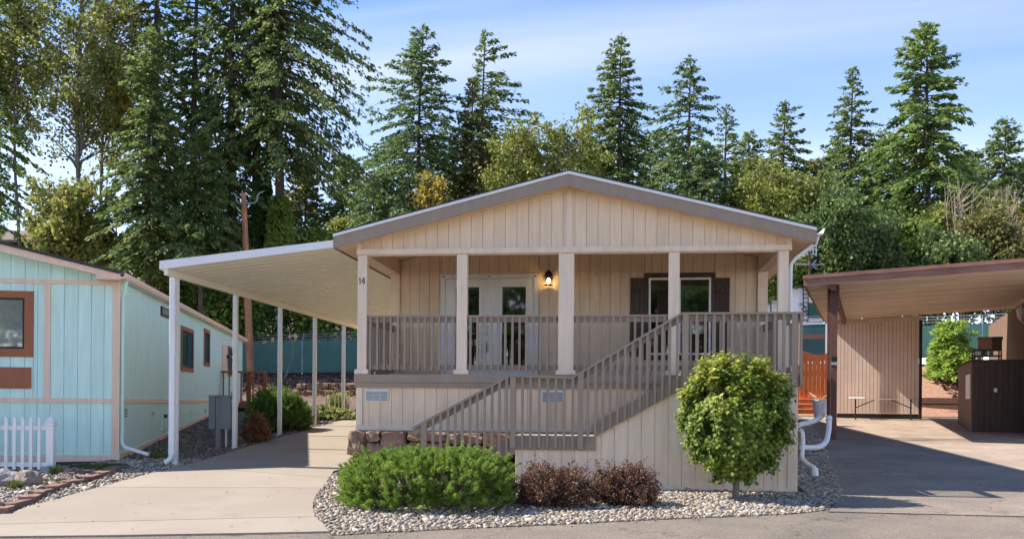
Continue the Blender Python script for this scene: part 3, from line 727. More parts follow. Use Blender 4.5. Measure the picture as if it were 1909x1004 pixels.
# double doors
fr = MB().box(DX0, DX0 + .085, YB - .012, YB + .05, ZD, DZ1 - .085).box(DX1 - .085, DX1, YB - .012, YB + .05, ZD, DZ1 - .085).box(DX0, DX1, YB - .014, YB + .05, DZ1 - .084, DZ1).build('door_frame', MT['door_white'], house)
for t in (.03, .5, .97):
    xx = lerp(DX0, DX1, t); MB().lathe((xx, YB - .02, DZ1 - .05), [(.012, -.012), (.018, 0), (.012, .012)], 8).build('hook', MT['black'], fr)
MB().box(DX0, DX1, YB - .05, YB + .05, ZD - .0, ZD + .03).build('threshold', MT['door_white'], house)
xmid = hX(912, YB)
for (a, b, ga, gb, nm) in ((DX0 + .09, xmid - .004, hX(849.5, YB), hX(893, YB), 'l'), (xmid + .004, DX1 - .09, hX(936, YB), hX(980, YB), 'r')):
    z0, z1 = ZD + .035, DZ1 - .09; gz0, gz1 = hZ(950, 681, YB), hZ(950, 534.5, YB)
    d = MB().box(a, ga - .03, YB + .005, YB + .045, z0, z1).box(gb + .03, b, YB + .005, YB + .045, z0, z1).box(ga - .03, gb + .03, YB + .005, YB + .045, z0, gz0 - .03).box(ga - .03, gb + .03, YB + .005, YB + .045, gz1 + .03, z1).build('french_door', MT['door_white'], house)
    MB().box(ga - .06, ga, YB - .008, YB + .003, gz0 - .06, gz1 + .06).box(gb, gb + .06, YB - .008, YB + .003, gz0 - .06, gz1 + .06).box(ga, gb, YB - .008, YB + .003, gz1, gz1 + .06).box(ga, gb, YB - .008, YB + .003, gz0 - .06, gz0).build('glass_moulding', MT['door_white'], d)
    MB().box(ga, gb, YB + .02, YB + .026, gz0, gz1).build('pane', MT['glass'], d)
    MB().box(ga, gb, YB + .03, YB + .04, gz1 - .05, gz1).build('blind_head', MT['blind'], d)
    if nm == 'l':
        xk = b - .07
        MB().lathe((xk, YB - .03, hZ(906, 609, YB)), [(.012, -.02), (.032, -.012), (.032, .012), (.012, .02)], 10).build('lock', MT['brass'], d)
        MB().lathe((xk, YB - .04, hZ(906, 621, YB)), [(.012, -.032), (.036, -.018), (.036, .018), (.012, .032)], 10).build('knob', MT['brass'], d)
        MB().box(xk - .03, xk + .03, YB - .07, YB - .03, hZ(907, 656, YB), hZ(907, 640, YB)).tube([(xk - .015, YB - .05, hZ(907, 640, YB)), (xk - .013, YB - .05, hZ(907, 632, YB)), (xk, YB - .05, hZ(907, 629, YB)), (xk + .013, YB - .05, hZ(907, 632, YB)), (xk + .015, YB - .05, hZ(907, 640, YB))], .006, 6).build('lockbox', MT['steelblue'], d)
MB().box(xmid - .022, xmid + .022, YB - .016, YB + .004, ZD + .035, DZ1 - .088).build('astragal', MT['door_white'], house)
# dim rooms behind the glass
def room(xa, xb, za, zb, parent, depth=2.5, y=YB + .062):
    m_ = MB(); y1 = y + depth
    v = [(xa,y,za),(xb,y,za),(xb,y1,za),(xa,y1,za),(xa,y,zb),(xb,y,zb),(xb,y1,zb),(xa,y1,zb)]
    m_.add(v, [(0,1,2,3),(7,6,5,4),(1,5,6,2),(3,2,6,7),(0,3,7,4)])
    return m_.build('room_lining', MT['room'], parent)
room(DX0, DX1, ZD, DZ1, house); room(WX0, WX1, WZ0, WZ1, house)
# window with trim and shutters
tr = MB().box(WX0, GX0, YB + .0, YB + .05, WZ0 + .10, WZ1 - .10).box(GX1, WX1, YB, YB + .05, WZ0 + .10, WZ1 - .10).box(WX0, WX1, YB - .01, YB + .05, WZ1 - .099, WZ1).box(WX0, WX1, YB - .01, YB + .05, WZ0, WZ0 + .099).build('window_trim', MT['dkbrown'], house)
w = MB().box(GX0, GX0 + .04, YB - .016, YB + .04, GZ0, GZ1).box(GX1 - .04, GX1, YB - .016, YB + .04, GZ0, GZ1).box(GX0 + .04, GX1 - .04, YB - .016, YB + .04, GZ1 - .04, GZ1).box(GX0 + .04, GX1 - .04, YB - .016, YB + .04, GZ0, GZ0 + .04).box((GX0 + GX1) / 2 - .02, (GX0 + GX1) / 2 + .02, YB - .01, YB + .04, GZ0 + .04, GZ1 - .04).build('window', MT['white'], house)
MB().box(GX0 + .04, (GX0 + GX1) / 2 - .02, YB + .01, YB + .016, GZ0 + .04, GZ1 - .04).build('pane', MT['glass'], w)
MB().box((GX0 + GX1) / 2 + .02, GX1 - .04, YB + .01, YB + .016, GZ0 + .04, GZ1 - .04).build('pane', MT['glass'], w)
MB().box(GX0 + .05, GX1 - .05, YB + .045, YB + .075, hZ(1267, 539, YB), GZ1 - .045).build('cell_shade', MT['shade'], w)
for a, b in ((1174.3, 1200.5), (1333.5, 1360.3)):
    xa, xb = hX(a, YB), hX(b, YB); z0, z1 = hZ(a, 664, YB), hZ(a, 517.5, YB)
    sh = part_empty('shutter', house)
    for k in range(3):
        u0, u1 = lerp(xa, xb, k / 3) + .004, lerp(xa, xb, (k + 1) / 3) - .004
        MB().box(u0, u1, YB + .004, YB + .028, z0, z1).build('plank', MT['dkbrown'], sh)
    for pz in (542, 637):
        zz = hZ(a, pz, YB); MB().box(xa + .02, xb - .015, YB - .022, YB + .003, zz - .05, zz + .05).build('batten', MT['dkbrown'], sh)
# porch wall lantern
lx, lz = hX(1022.8, YB), hZ(1022, 522, YB)
lan = part_empty('wall_lantern', house); tag(lan, 'lit black porch lantern beside the double doors')
MB().lathe((lx, YB - .10, lz), [(.055, .075), (.085, .06), (.088, .07), (.07, .10), (.062, .14), (.035, .165), (.012, .175), (.010, .20)], 12).build('cap', MT['black'], lan, smooth=False)
cg = MB()
for k in range(6):
    t = k * math.pi / 3 + .3; cg.box(lx + .07 * math.cos(t) - .004, lx + .07 * math.cos(t) + .004, YB - .10 + .07 * math.sin(t) - .004, YB - .10 + .07 * math.sin(t) + .004, lz - .105, lz + .062)
cg.build('cage', MT['black'], lan)
MB().lathe((lx, YB - .10, lz), [(.03, -.125), (.09, -.118), (.09, -.105), (.04, -.10)], 12).build('base', MT['black'], lan)
MB().lathe((lx, YB - .03, lz + .03), [(.03, -.06), (.05, -.04), (.05, .09), (.03, .12)], 10).box(lx - .012, lx + .012, YB - .1, YB + .005, lz + .13, lz + .155).build('mount', MT['black'], lan)
MB().lathe((lx, YB - .10, lz - .02), [(.012, -.06), (.028, -.03), (.034, .0), (.024, .035), (.010, .05)], 12).build('bulb', emit('lit_bulb', (1.0, 0.66, 0.28), 9.0), lan, smooth=True)
pl = bpy.data.lights.new('lantern_light', 'POINT'); pl.energy = 1.5; pl.color = (1.0, .45, .12); pl.shadow_soft_size = .035
plo = bpy.data.objects.new('lantern_light', pl); COL.objects.link(plo); plo.parent = lan; plo.matrix_parent_inverse = Matrix.Identity(4)
plo.location = WM[lan].inverted() @ Vector((lx, YB - .10, lz - .02))
# gutter and downspout, right eave
zg = zl(ER) + .22
MB().prismY([(ER + .005, zg - .09), (ER + .10, zg - .09), (ER + .135, zg - .02), (ER + .135, zg + .02), (ER + .125, zg + .02), (ER + .11, zg - .06), (ER + .005, zg - .06)], YFA + .0, YE).build('gutter', MT['white_metal'], house)
xd = hX(1473, YF + .15)
ds = [(ER + .06, YFA + .2, zg - .085), (ER + .03, YFA + .22, zg - .2), (xd + .09, YF + .12, zg - .42), (xd + .01, YF + .15, zg - .52), (xd, YF + .15, zg - .65), (xd, YF + .15, 1.0), (xd + .02, YF + .1, .75)]
MB().tube(ds, .033, 8).build('downspout', MT['white_metal'], house)

# porch railing between the posts
JIT = random.Random(5)
def rail_run(name, parent, p0, p1, zt, zb, nb, cap=.035, sub=.09, mat=MT['taupe'], bal=.04, w=.085):
    """straight level railing: p0, p1 (x,y); balusters stand on the outer face"""
    p0, p1 = Vector((p0[0], p0[1], 0)), Vector((p1[0], p1[1], 0)); d = (p1 - p0); L = d.length; d.normalize(); nrm = Vector((d.y, -d.x, 0))
    r = part_empty(name, parent); mid = (p0 + p1) / 2
    MB().obox(mid + Vector((0, 0, zt - cap / 2)), d * (L / 2), nrm * (w / 2), (0, 0, cap / 2)).build('top_rail', mat, r)
    MB().obox(mid - nrm * .012 + Vector((0, 0, zt - cap - sub / 2)), d * (L / 2), nrm * .018, (0, 0, sub / 2)).build('sub_rail', mat, r)
    MB().obox(mid - nrm * .012 + Vector((0, 0, zb + sub / 2)), d * (L / 2), nrm * .018, (0, 0, sub / 2)).build('bottom_rail', mat, r)
    for k in range(nb):
        c = p0 + d * (L * (k + .5) / nb + JIT.uniform(-.004, .004)) + nrm * (.027 + JIT.uniform(-.0015, .0015))
        MB().obox(c + Vector((0, 0, (zt - cap + zb - .012) / 2)), d * (bal / 2), nrm * .019, (0, 0, (zt - cap - zb + .008) / 2)).build('baluster', mat, r)
    return r
ZRT = ZD + 1.053
for (a, b) in zip(posts[:-1], posts[1:]):
    L = b[0] - a[1]
    rail_run('railing', house, (a[1] + .004, YF + .06), (b[0] - .004, YF + .06), ZRT, ZD + .085, int(round(L / .1285)))
rail_run('railing', house, (XL + .06, YB - .04), (XL + .06, YF + .15), ZRT, ZD + .085, 17)
rail_run('railing', house, (XR - .06, YF + .15), (XR - .06, YB - .04), ZRT, ZD + .085, 17)

# ------------------------------------------------------------------ stairs in front of the porch
YS = 15.5
stairs = thing('porch_stairs', (hX(1200, YS), YS + .5, 0), 'taupe wooden porch stairs with landing, balusters and beige boarded skirt', 'stairs')
def sX(px): return atY(px, 700, YS).x
def sZ(px, py): return atY(px, py, YS).z
ZM = sZ(1035, 814.5)
path = [(sX(771.3), sZ(771.3, 795)), (sX(950.5), sZ(950.5, 698.6)), (sX(1066), sZ(1066, 702.2)), (sX(1269), sZ(1269, 582.6)), (sX(1497), sZ(1497, 581.6))]
def zcap(x):
    for (a, za), (b, zb) in zip(path[:-1], path[1:]):
        if x <= b: return lerp(za, zb, (x - a) / (b - a))
    return path[-1][1]
LX0, LX1 = sX(961.5), sX(1110.7)             # middle landing
TX = sX(1268.5)                               # top of upper flight
RX = sX(1488)
ZLM0, ZLM1 = sZ(1035, 838), ZM                # rim of the middle landing
ZT0, ZT1 = sZ(1480, 721), sZ(1480, 698)
su0, su1 = (sX(1100.3), sZ(1100.3, 793.8)), (TX, sZ(1268.8, 697.9))       # upper stringer top edge
sl0, sl1 = (sX(1111), sZ(1111, 812.6)), (sX(1265), sZ(1265, 727.5))       # upper stringer low edge
def zstr_low(x): return lerp(sl0[1], sl1[1], (x - sl0[0]) / (sl1[0] - sl0[0]))
def zstr_top(x): return lerp(su0[1], su1[1], (x - su0[0]) / (su1[0] - su0[0]))
slope_l = (path[1][1] - path[0][1]) / (path[1][0] - path[0][0])
BX = sX(784)                                  # foot of the lower flight
def zlow_top(x): return ZM + .02 + slope_l * (x - LX0)
def skirt_top(x):
    if x < LX1: return ZLM0 + .05
    if x < sl1[0]: return zstr_low(x) + .05
    return ZT0 + .05
# skirt
xsk = xs_range(LX0 + .01, RX - .10, .2155, sX(1072))
z0 = -.01
for a, b in zip(xsk[:-1], xsk[1:]):
    a2, b2 = a + .004, b - .004
    if a2 < LX1 < b2: pts = [(a2, z0), (b2, z0), (b2, skirt_top(b2)), (LX1, zstr_low(LX1) + .05), (LX1 - .002, skirt_top(a2)), (a2, skirt_top(a2))]
    elif a2 < sl1[0] < b2: pts = [(a2, z0), (b2, z0), (b2, ZT0 + .05), (sl1[0], ZT0 + .05), (a2, skirt_top(a2))]
    else: pts = [(a2, z0), (b2, z0), (b2, skirt_top(b2)), (a2, skirt_top(a2))]
    MB().prismY(pts, YS + .0, YS + .014).build('skirt_board', MT['beige_trim'], stairs)
MB().prismY([(LX0, z0), (RX - .02, z0), (RX - .02, ZT0), (sl1[0], ZT0), (LX1, ZLM0 + .02), (LX0, ZLM0)], YS + .016, YS + .03).build('skirt_backing', MT['beige_trim'], stairs)
MB().box(RX - .155, RX - .02, YS - .018, YS - .001, .083, ZT0 - .004).build('corner_trim', MT['beige_trim'], stairs)
MB().box(LX0, RX, YS - .024, YS - .002, 0.0, .080).build('skirt_trim', MT['beige_trim'], stairs)
MB().box(LX0 + .2, RX - .15, YS - .05, YS - .03, -.16, -.012).build('base_plank', MT['cedar'], stairs)
MB().box(RX - .018, RX, YS - .0, YF - .06, 0.0, ZT0).build('skirt_end', MT['beige_trim'], stairs)
# rims, stringers, treads, landings
MB().box(LX0, LX1, YS - .045, YS - .003, ZLM0, ZLM1).build('landing_rim', MT['taupe'], stairs)
MB().box(TX, RX, YS - .045, YS - .003, ZT0, ZT1).build('landing_rim', MT['taupe'], stairs)
MB().box(RX + .001, RX + .04, YS - .045, YF - .06, ZT0, ZT1).build('landing_rim', MT['taupe'], stairs)
for yy in (YS - .040, YF - .12):
    MB().prismY([(LX1 - .06, zstr_low(LX1 - .06) + .0), (TX - .002, zstr_low(TX)), (TX - .002, su1[1]), (LX1 - .06, zstr_top(LX1 - .06))] if yy > YS else [(LX1 + .001, zstr_low(LX1)), (TX - .002, zstr_low(TX)), (TX - .002, su1[1]), (LX1 + .001, zstr_top(LX1))], yy, yy + .036).build('stringer', MT['taupe'], stairs)
    MB().prismY([(BX, .0), (LX0 - .002, zlow_top(LX0) - .30), (LX0 - .002, zlow_top(LX0)), (BX, max(.06, zlow_top(BX)))], yy, yy + .036).build('stringer', MT['taupe'], stairs)
nr = 6
for k in range(1, nr):
    z = lerp(ZM, ZD, k / nr); x = lerp(LX1 - .02, TX, (k - .0) / nr)
    MB().box(x - .03, x + (TX - LX1) / nr + .01, YS + .045, YF - .085, z - .035, z).build('tread', MT['taupe'], stairs)
    MB().box(x, x + .018, YS + .045, YF - .085, z - .17, z - .036).build('riser', MT['taupe'], stairs)
for k in range(1, 5):
    z = lerp(.06, ZM, k / 5); x = lerp(BX, LX0, k / 5)
    MB().box(x - .05, x + (LX0 - BX) / 5, YS + .045, YF - .085, z - .035, z).build('tread', MT['taupe'], stairs)
npl = 9
plank_m = surf('landing_plank', (0.36, 0.30, 0.25), rough=0.8, var=0.15, scale=3, stretch=(4, .6, 4), bump=0.3, piece=0.06, dirt=(0.2, 0.17, 0.14), dirt_amt=.3)
for k in range(npl):
    a, b = lerp(LX0, LX1 - .01, k / npl) + .004, lerp(LX0, LX1 - .01, (k + 1) / npl) - .004
    MB().box(a, b, YS - .045, YF - .01, ZM + .001, ZM + .03).build('landing_plank', plank_m, stairs)
npl = 13
for k in range(npl):
    a, b = lerp(TX, RX, k / npl) + .004, lerp(TX, RX, (k + 1) / npl) - .004
    MB().box(a, b, YS - .002, YF - .056, ZD - .035, ZD - .004).build('landing_plank', MT['taupe'], stairs)
# rails: caps follow the path, sub rail under the cap, balusters outside
def slab(m_, a, za, b, zb, t, y0, y1, up=0.0):
    m_.prismY([(a, za - t + up), (b, zb - t + up), (b, zb + up), (a, za + up)], y0, y1)
for i in range(4):
    (a, za), (b, zb) = path[i], path[i + 1]
    c_ = .034 if abs(zb - za) < .1 else .040
    m_ = MB(); slab(m_, a, za, b - .001, zb, c_, YS - .085, YS + .03); m_.build('handrail', MT['taupe'], stairs)
    m_ = MB(); slab(m_, a + (.0 if i else .015), za - c_ - .001, b - .001, zb - c_ - .001, .088 if abs(zb - za) < .1 else .105, YS - .024, YS + .010); m_.build('sub_rail', MT['taupe'], stairs)
def bal(px, wpx, zb, y0=YS - .083, y1=YS - .047, name='baluster'):
    px += JIT.uniform(-.45, .45); zb += JIT.uniform(-.006, .006)
    xa, xb = sX(px - wpx / 2), sX(px + wpx / 2)
    MB().prismY([(xa, zb), (xb, zb), (xb, zcap(xb) - .037), (xa, zcap(xa) - .037)], y0, y1).build(name, MT['taupe'], stairs)
BW = 4.9
for k in range(11):                                                     # lower flight
    px = 809.5 + k * 13.62; x = sX(px); bal(px, BW, max(.04, zlow_top(x) - .22))
for px in (975, 990.5, 1006.5, 1022, 1037, 1053, 1069): bal(px, BW, ZLM0 + .035)
for k in range(13):                                                     # upper flight
    px = 1097 + k * 13.72
    if px > 1268: break
    bal(px, BW, max(zstr_low(sX(px)) + .0, ZLM0 + .12) if px < 1112 else zstr_low(sX(px)) + .0)
for px in (1297.5, 1314, 1330.5, 1347, 1363.5, 1380, 1394, 1410.5, 1427, 1443, 1459.5): bal(px, BW, ZT0 + .03)
for px, zb in ((792, .02), (957, ZLM0 + .02), (1083, ZLM0 + .02), (1277, ZT0 - .02), (1479.5, ZT0 + .02)): bal(px, 10.6, zb, YS - .086, YS - .046, 'rail_post')
bal(1491.5, 4.5, ZT0 + .02)
# return rail on the right of the top landing
rail_run('side_railing', stairs, (RX + .02, YS + .03), (RX + .02, YF - .05), path[-1][1], ZD + .05, 7)
# ------------------------------------------------------------------ white carport awning on the left
YA0, YA1 = 16.40, 29.2
aw = thing('carport_awning', (-6, 22, g(-6, 22)), 'white metal carport awning on five slim posts beside the beige home', 'awning')
pl_, pr_ = atY(297, 502, YA0), atY(617, 461, YA0)
AX0, AZ0, AX1, AZ1 = pl_.x, pl_.z, EL - .02, pr_.z
def az(x): return lerp(AZ0, AZ1, (x - AX0) / (AX1 - AX0))
MB().prismY([(AX0, AZ0), (AX1, AZ1), (AX1, AZ1 + .13), (AX0, AZ0 + .155)], YA0, YA0 + .03).build('front_fascia', MT['white_metal'], aw)
# ribbed roof sheet: trapezoid ribs running from the home to the outer beam
prof = []
y = YA0 + .035
while y < YA1:
    prof += [(y, .0), (y + .24, .0), (y + .255, .035), (y + .325, .035)]; y += .34
V = []; Fq = []
for i, (yy, dz) in enumerate(prof):
    V += [(AX0 + .03, yy, az(AX0 + .03) + .012 + dz), (AX1 - .0, yy, az(AX1) + .012 + dz)]
for i in range(len(prof) - 1): Fq.append((2*i, 2*i + 1, 2*i + 3, 2*i + 2))
MB().add(V, Fq).build('ribbed_sheet', MT['cream_metal'], aw)
xb_ = atY(329, 500, 16.85).x
MB().box(AX0, AX0 + .13, YA0 + .032, YA1, AZ0 - .005, AZ0 + .12).build('gutter', MT['white_metal'], aw)
MB().box(xb_ - .04, xb_ + .04, YA0 + .04, YA1, az(xb_) - .11, az(xb_) - .002).build('beam', MT['cream_metal'], aw)
pys = [16.85, 19.6, 22.3, 24.95, 27.65]
for i, yy in enumerate(pys):
    zb = g(xb_, yy); p = MB().box(xb_ - .045, xb_ + .045, yy - .045, yy + .045, zb - .05, az(xb_) - .112).build('post', MT['white_metal'], aw, bevel=.006)
    MB().box(xb_ - .06, xb_ + .06, yy - .06, yy + .06, zb - .01, zb + .035).build('foot_plate', MT['white_metal'], p)
    if i == 0:
        q = MB(); q.box(xb_ - .075, xb_ + .035, yy - .13, yy - .05, zb + .20, az(xb_) - .12)
        q.build('downspout', MT['white_metal'], p, bevel=.012)
        MB().tube([(xb_ - .02, yy - .09, zb + .26), (xb_ - .03, yy - .10, zb + .16), (xb_ - .07, yy - .14, zb + .09), (xb_ - .12, yy - .18, zb + .06)], [.05, .05, .05, .052], 8).build('spout_elbow', MT['white_metal'], p)

# ------------------------------------------------------------------ rock ledge under the beige skirt
ledge = thing('rock_ledge', (-3.5, 16.4, .1), 'low ledge of brown quarried rocks under the beige skirt', 'rock wall')
def rock(parent, x0, x1, y0, y1, z0, z1, mat, seed, name='rock', rough=.028, local=False):
    rr = random.Random(seed); bm = bmesh.new()
    bmesh.ops.create_cube(bm, size=1.0); bmesh.ops.subdivide_edges(bm, edges=bm.edges[:], cuts=3, use_grid_fill=True)
    for v in bm.verts:
        c = v.co.copy(); k = max(abs(c.x), abs(c.y), abs(c.z))
        e = sum(1 for q in (c.x, c.y, c.z) if abs(q) > .49)
        sh = 1 - (.035 if e == 2 else .09 if e == 3 else 0)
        v.co = Vector((lerp(x0, x1, c.x * sh + .5), lerp(y0, y1, c.y * sh + .5), lerp(z0, z1, c.z * sh + .5))) + Vector((rr.uniform(-1, 1), rr.uniform(-1.3, 1), rr.uniform(-.6, .6))) * rough
    me = bpy.data.meshes.new(name); bm.to_mesh(me); bm.free()
    if not local: me.transform(WM[parent].inverted())
    me.polygons.foreach_set('use_smooth', [False] * len(me.polygons))
    return link_mesh(name, me, mat, parent)
YK = 16.12
kx = lambda px: atY(px, 820, YK).x
kz = lambda py: atY(760, py, YK).z
rocks = [(647, 679, 802, 850), (681.5, 706, 802, 822.5), (681.5, 708, 825, 850), (708.5, 755.5, 803, 852), (758, 833, 803.5, 822), (760, 833, 824, 840), (836, 898, 805, 826), (838, 900, 829, 850), (901, 950, 806, 832), (902, 960, 834, 855), (758, 834, 842, 862), (650, 700, 853, 878), (703, 780, 854, 880), (783, 870, 864, 885), (873, 958, 857, 885)]
for i, (a, b, c, d) in enumerate(rocks):
    rock(ledge, kx(a), kx(b), YK, YF - .03, kz(d), min(kz(c), .893), MT['rock'], 100 + i)
# ------------------------------------------------------------------ the aqua home on the left
bo = atD(221, 852, 18.3)
BF = Frame((bo.x, bo.y, bo.z), math.radians(15.43))
bh = thing('aqua_house', BF.o, 'aqua blue manufactured home with peach trim and brown window frames', 'house', rz=BF.rz)
bf, bsd = BF.front, BF.side
BL = 19.0
def bx_(px): return bf(px, 640)[0]
def bz_(px, py): return bf(px, py)[1]
BLX = -7.6
def rake(px0, py0, px1, py1, y=0.0):
    (a, za), (b, zb) = bf(px0, py0, y), bf(px1, py1, y); k = (zb - za) / (b - a); return lambda x: za + k * (x - a)
rk_bot, rk_top = rake(0, 468.7, 222, 520.7, -.35), rake(0, 454.4, 222, 510, -.35)
xe_ = bf(223.5, 515, -.35)[0]
XRD = -4.4                                     # ridge, left of the frame
def rk(f): return lambda x: f(x) if x > XRD else f(XRD) - (f(XRD) - f(xe_)) * (XRD - x) / (xe_ - XRD)
rb, rt = rk(rk_bot), rk(rk_top)
XLE = 2 * XRD - xe_
for s0, s1 in ((XLE, XRD), (XRD, xe_)):
    MB().prismY([(s0, rb(s0)), (s1, rb(s1)), (s1, rt(s1)), (s0, rt(s0))], -.35, -.315).build('rake_fascia', MT['pink'], bh, local=True)
    MB().prismY([(s0, rt(s0) + .004), (s1, rt(s1) + .004), (s1, rt(s1) + .055), (s0, rt(s0) + .055)], -.40, BL + .3).build('roof', MT['shingle'], bh, local=True)
    MB().prismY([(s0, rb(s0) + .02), (s1, rb(s1) + .02), (s1, rb(s1) + .04), (s0, rb(s0) + .04)], -.314, BL + .25).build('soffit', MT['blue'], bh, local=True)
a_, z_ = bf(179, 512, -.33); b_, _ = bf(222, 512, -.33)
MB().prismY([(a_, rb(b_) + .0), (b_, rb(b_) - .0), (b_, rb(b_) + .04), (a_, rb(a_) - .002)], -.345, -.05).build('eave_return', MT['pink'], bh, local=True)
ZB0, ZB1 = bz_(150, 853), bz_(216, 528.5)
ZBELT0, ZBELT1 = bz_(216, 750.7), bz_(216, 742.2)
ZTOP0, ZTOP1 = bz_(150, 530.3), bz_(150, 522.3)
MB().prismY([(XLE + .4, ZB0), (0, ZB0), (0, rb(0) + .02), (XRD, rb(XRD) + .02), (XLE + .4, rb(XLE + .4) + .02)], .02, .06).build('wall_backing', MT['blue'], bh, local=True)
WXR, WZT, WZB = bx_(62), bz_(30, 542), bz_(30, 664.7)
WXL = WXR - 1.75
gr_px = [19.5, 46, 70, 94, 119.5, 145, 170, 194, 210]
gxs = sorted([bx_(p) for p in gr_px] + [bx_(19.5) - .262 * k for k in range(1, 26)] + [0.0])
gxs = [x for x in gxs if x > XLE + .45]
def bboard(a, b, z0, z1f):
    a, b = a + .005, b - .005
    if b - a < .02 or z1f(a) - z0 < .02: return
    MB().prismY([(a, z0), (b, z0), (b, max(z1f(b), z0 + .002)), (a, z1f(a))], .002, .018).build('siding_board', MT['blue'], bh, local=True)
for a, b in zip(gxs[:-1], gxs[1:]):
    if b < -6.5: continue
    bboard(a, b, ZB0 + .02, lambda x: ZBELT0)
    bboard(a, b, ZTOP1, lambda x: rb(x) + .018)
    cs = sorted([a, b] + [u for u in (WXL, WXR) if a < u < b])
    for p, q in zip(cs[:-1], cs[1:]):
        if WXL < (p + q) / 2 < WXR: bboard(p, q, ZBELT1, lambda x: WZB); bboard(p, q, WZT, lambda x: ZTOP0)
        else: bboard(p, q, ZBELT1, lambda x: ZTOP0)
cw0, cw1 = bx_(210), bx_(219.5)
MB().box(cw0, .012, -.014, .0, ZB0 + .06, ZTOP0).build('corner_trim', MT['pink'], bh, local=True)
MB().box(bx_(82.5), bx_(94), -.012, .0, ZBELT1, ZTOP0).build('wall_trim', MT['pink'], bh, local=True)
MB().box(XLE + .5, .012, -.016, .0, ZTOP0 + .001, ZTOP1).build('wall_trim', MT['pink'], bh, local=True)
MB().box(XLE + .5, cw0 - .001, -.018, .0, ZBELT0, ZBELT1 - .001).build('wall_trim', MT['pink'], bh, local=True)
MB().box(XLE + .5, .014, -.020, .0, ZB0 - .22, ZB0 + .058).build('base_trim', MT['pink'], bh, local=True)
# front window and the brown panel below
ti = .155
w = MB().box(WXL, WXL + ti, -.02, .02, WZB, WZT).box(WXR - ti, WXR, -.02, .02, WZB, WZT).box(WXL + ti, WXR - ti, -.02, .02, WZT - ti * .85, WZT).box(WXL + ti, WXR - ti, -.02, .02, WZB, WZB + ti).build('window', MT['brown'], bh, local=True)
fr_ = MB(); i0, i1, j0, j1 = WXL + ti, WXR - ti, WZB + ti, WZT - ti * .85
fr_.box(i0, i0 + .035, -.01, .02, j0, j1).box(i1 - .035, i1, -.01, .02, j0, j1).box(i0 + .035, i1 - .035, -.01, .02, j1 - .035, j1).box(i0 + .035, i1 - .035, -.01, .02, j0, j0 + .035)
fr_.build('frame', MT['black'], w, local=True)
MB().box(i0 + .035, i1 - .035, .004, .008, j0 + .035, j1 - .035).build('pane', MT['glass_clear'], w, local=True)
bl_ = MB(); nb_ = 34
for k in range(nb_):
    z = lerp(j0 + .04, j1 - .04, k / nb_); bl_.box(i0 + .036, i1 - .036, .011, .0135, z, z + (j1 - j0) / nb_ * .86)
bl_.build('blind', MT['blind'], w, local=True)
px1 = bx_(59); MB().box(px1 - 1.9, px1, -.022, .0, bz_(30, 723.6), bz_(30, 684)).build('trim_panel', MT['brown'], bh, local=True)
# side wall, one long ribbed face too far and too oblique to tell the boards apart, plus trims
sv = MB(); y = .0; k = 0
zt_s = rb(0) + .02
while y < BL - .01:
    sv.box(-.02, .0, y + .004, min(y + .10, BL) - .004, ZBELT1, zt_s); y += .10
sv.box(-.05, -.021, .06, BL, ZB0 - .3, zt_s)
sv.build('side_siding', MT['blue'], bh, local=True)
def gl_(y):
    p = BF.M @ Vector((0.1, y, 0)); return g(p.x, p.y) - BF.o.z
ss = MB()
for k in range(32):
    y0, y1 = .01 + k * .6, min(.01 + (k + 1) * .6, BL) - .008
    ss.prismX([(y0, gl_(y0) + .02), (y1, gl_(y1) + .02), (y1, ZBELT0), (y0, ZBELT0)], -.018, .002)
ss.build('side_skirt', MT['blue'], bh, local=True)
MB().box(.0, .022, .012, BL, ZBELT0 + .0, ZBELT1).build('side_trim', MT['pink'], bh, local=True)
bt = MB()
for k in range(38):
    y0, y1 = k * .5, (k + 1) * .5
    if y0 == 0: y0 = .005
    bt.prismX([(y0, gl_(y0) - .05), (y1, gl_(y1) - .05), (y1, gl_(y1) + .11), (y0, gl_(y0) + .15 if k == 0 else gl_(y0) + .11)], .004, .03)
bt.build('side_base_trim', MT['pink'], bh, local=True)
MB().box(-.10, .012, .0, .012, ZB0, ZTOP1).build('corner_trim', MT['pink'], bh, local=True)
MB().box(-7.6, -.05, BL - .05, BL, ZB0, zt_s).box(XLE + .4, XLE + .45, .06, BL, ZB0, rb(XLE)).build('rear_wall', MT['blue'], bh, local=True)
# eave gutter and downspout
xg = xe_
MB().prismY([(xg + .002, rb(xg) + .02), (xg + .07, rb(xg) + .025), (xg + .10, rb(xg) + .075), (xg + .10, rb(xg) + .135), (xg + .09, rb(xg) + .135), (xg + .075, rb(xg) + .06), (xg + .002, rb(xg) + .06)], -.36, BL + .25).build('gutter', MT['pink'], bh, local=True)
dz0 = rb(xg) + .02
MB().tube([(xg + .04, -.02, dz0 + .0), (xg + .03, -.02, dz0 - .10), (.10, .02, dz0 - .22), (.055, .05, dz0 - .33), (.05, .05, dz0 - .5), (.05, .05, .32)], .036, 8).build('downspout', MT['blue'], bh, local=True)
MB().tube([(.05, .05, .34), (.06, .045, .25), (.12, .02, .19), (.58, -.12, .06)], .036, 8).build('downspout_foot', MT['white_metal'], bh, local=True)
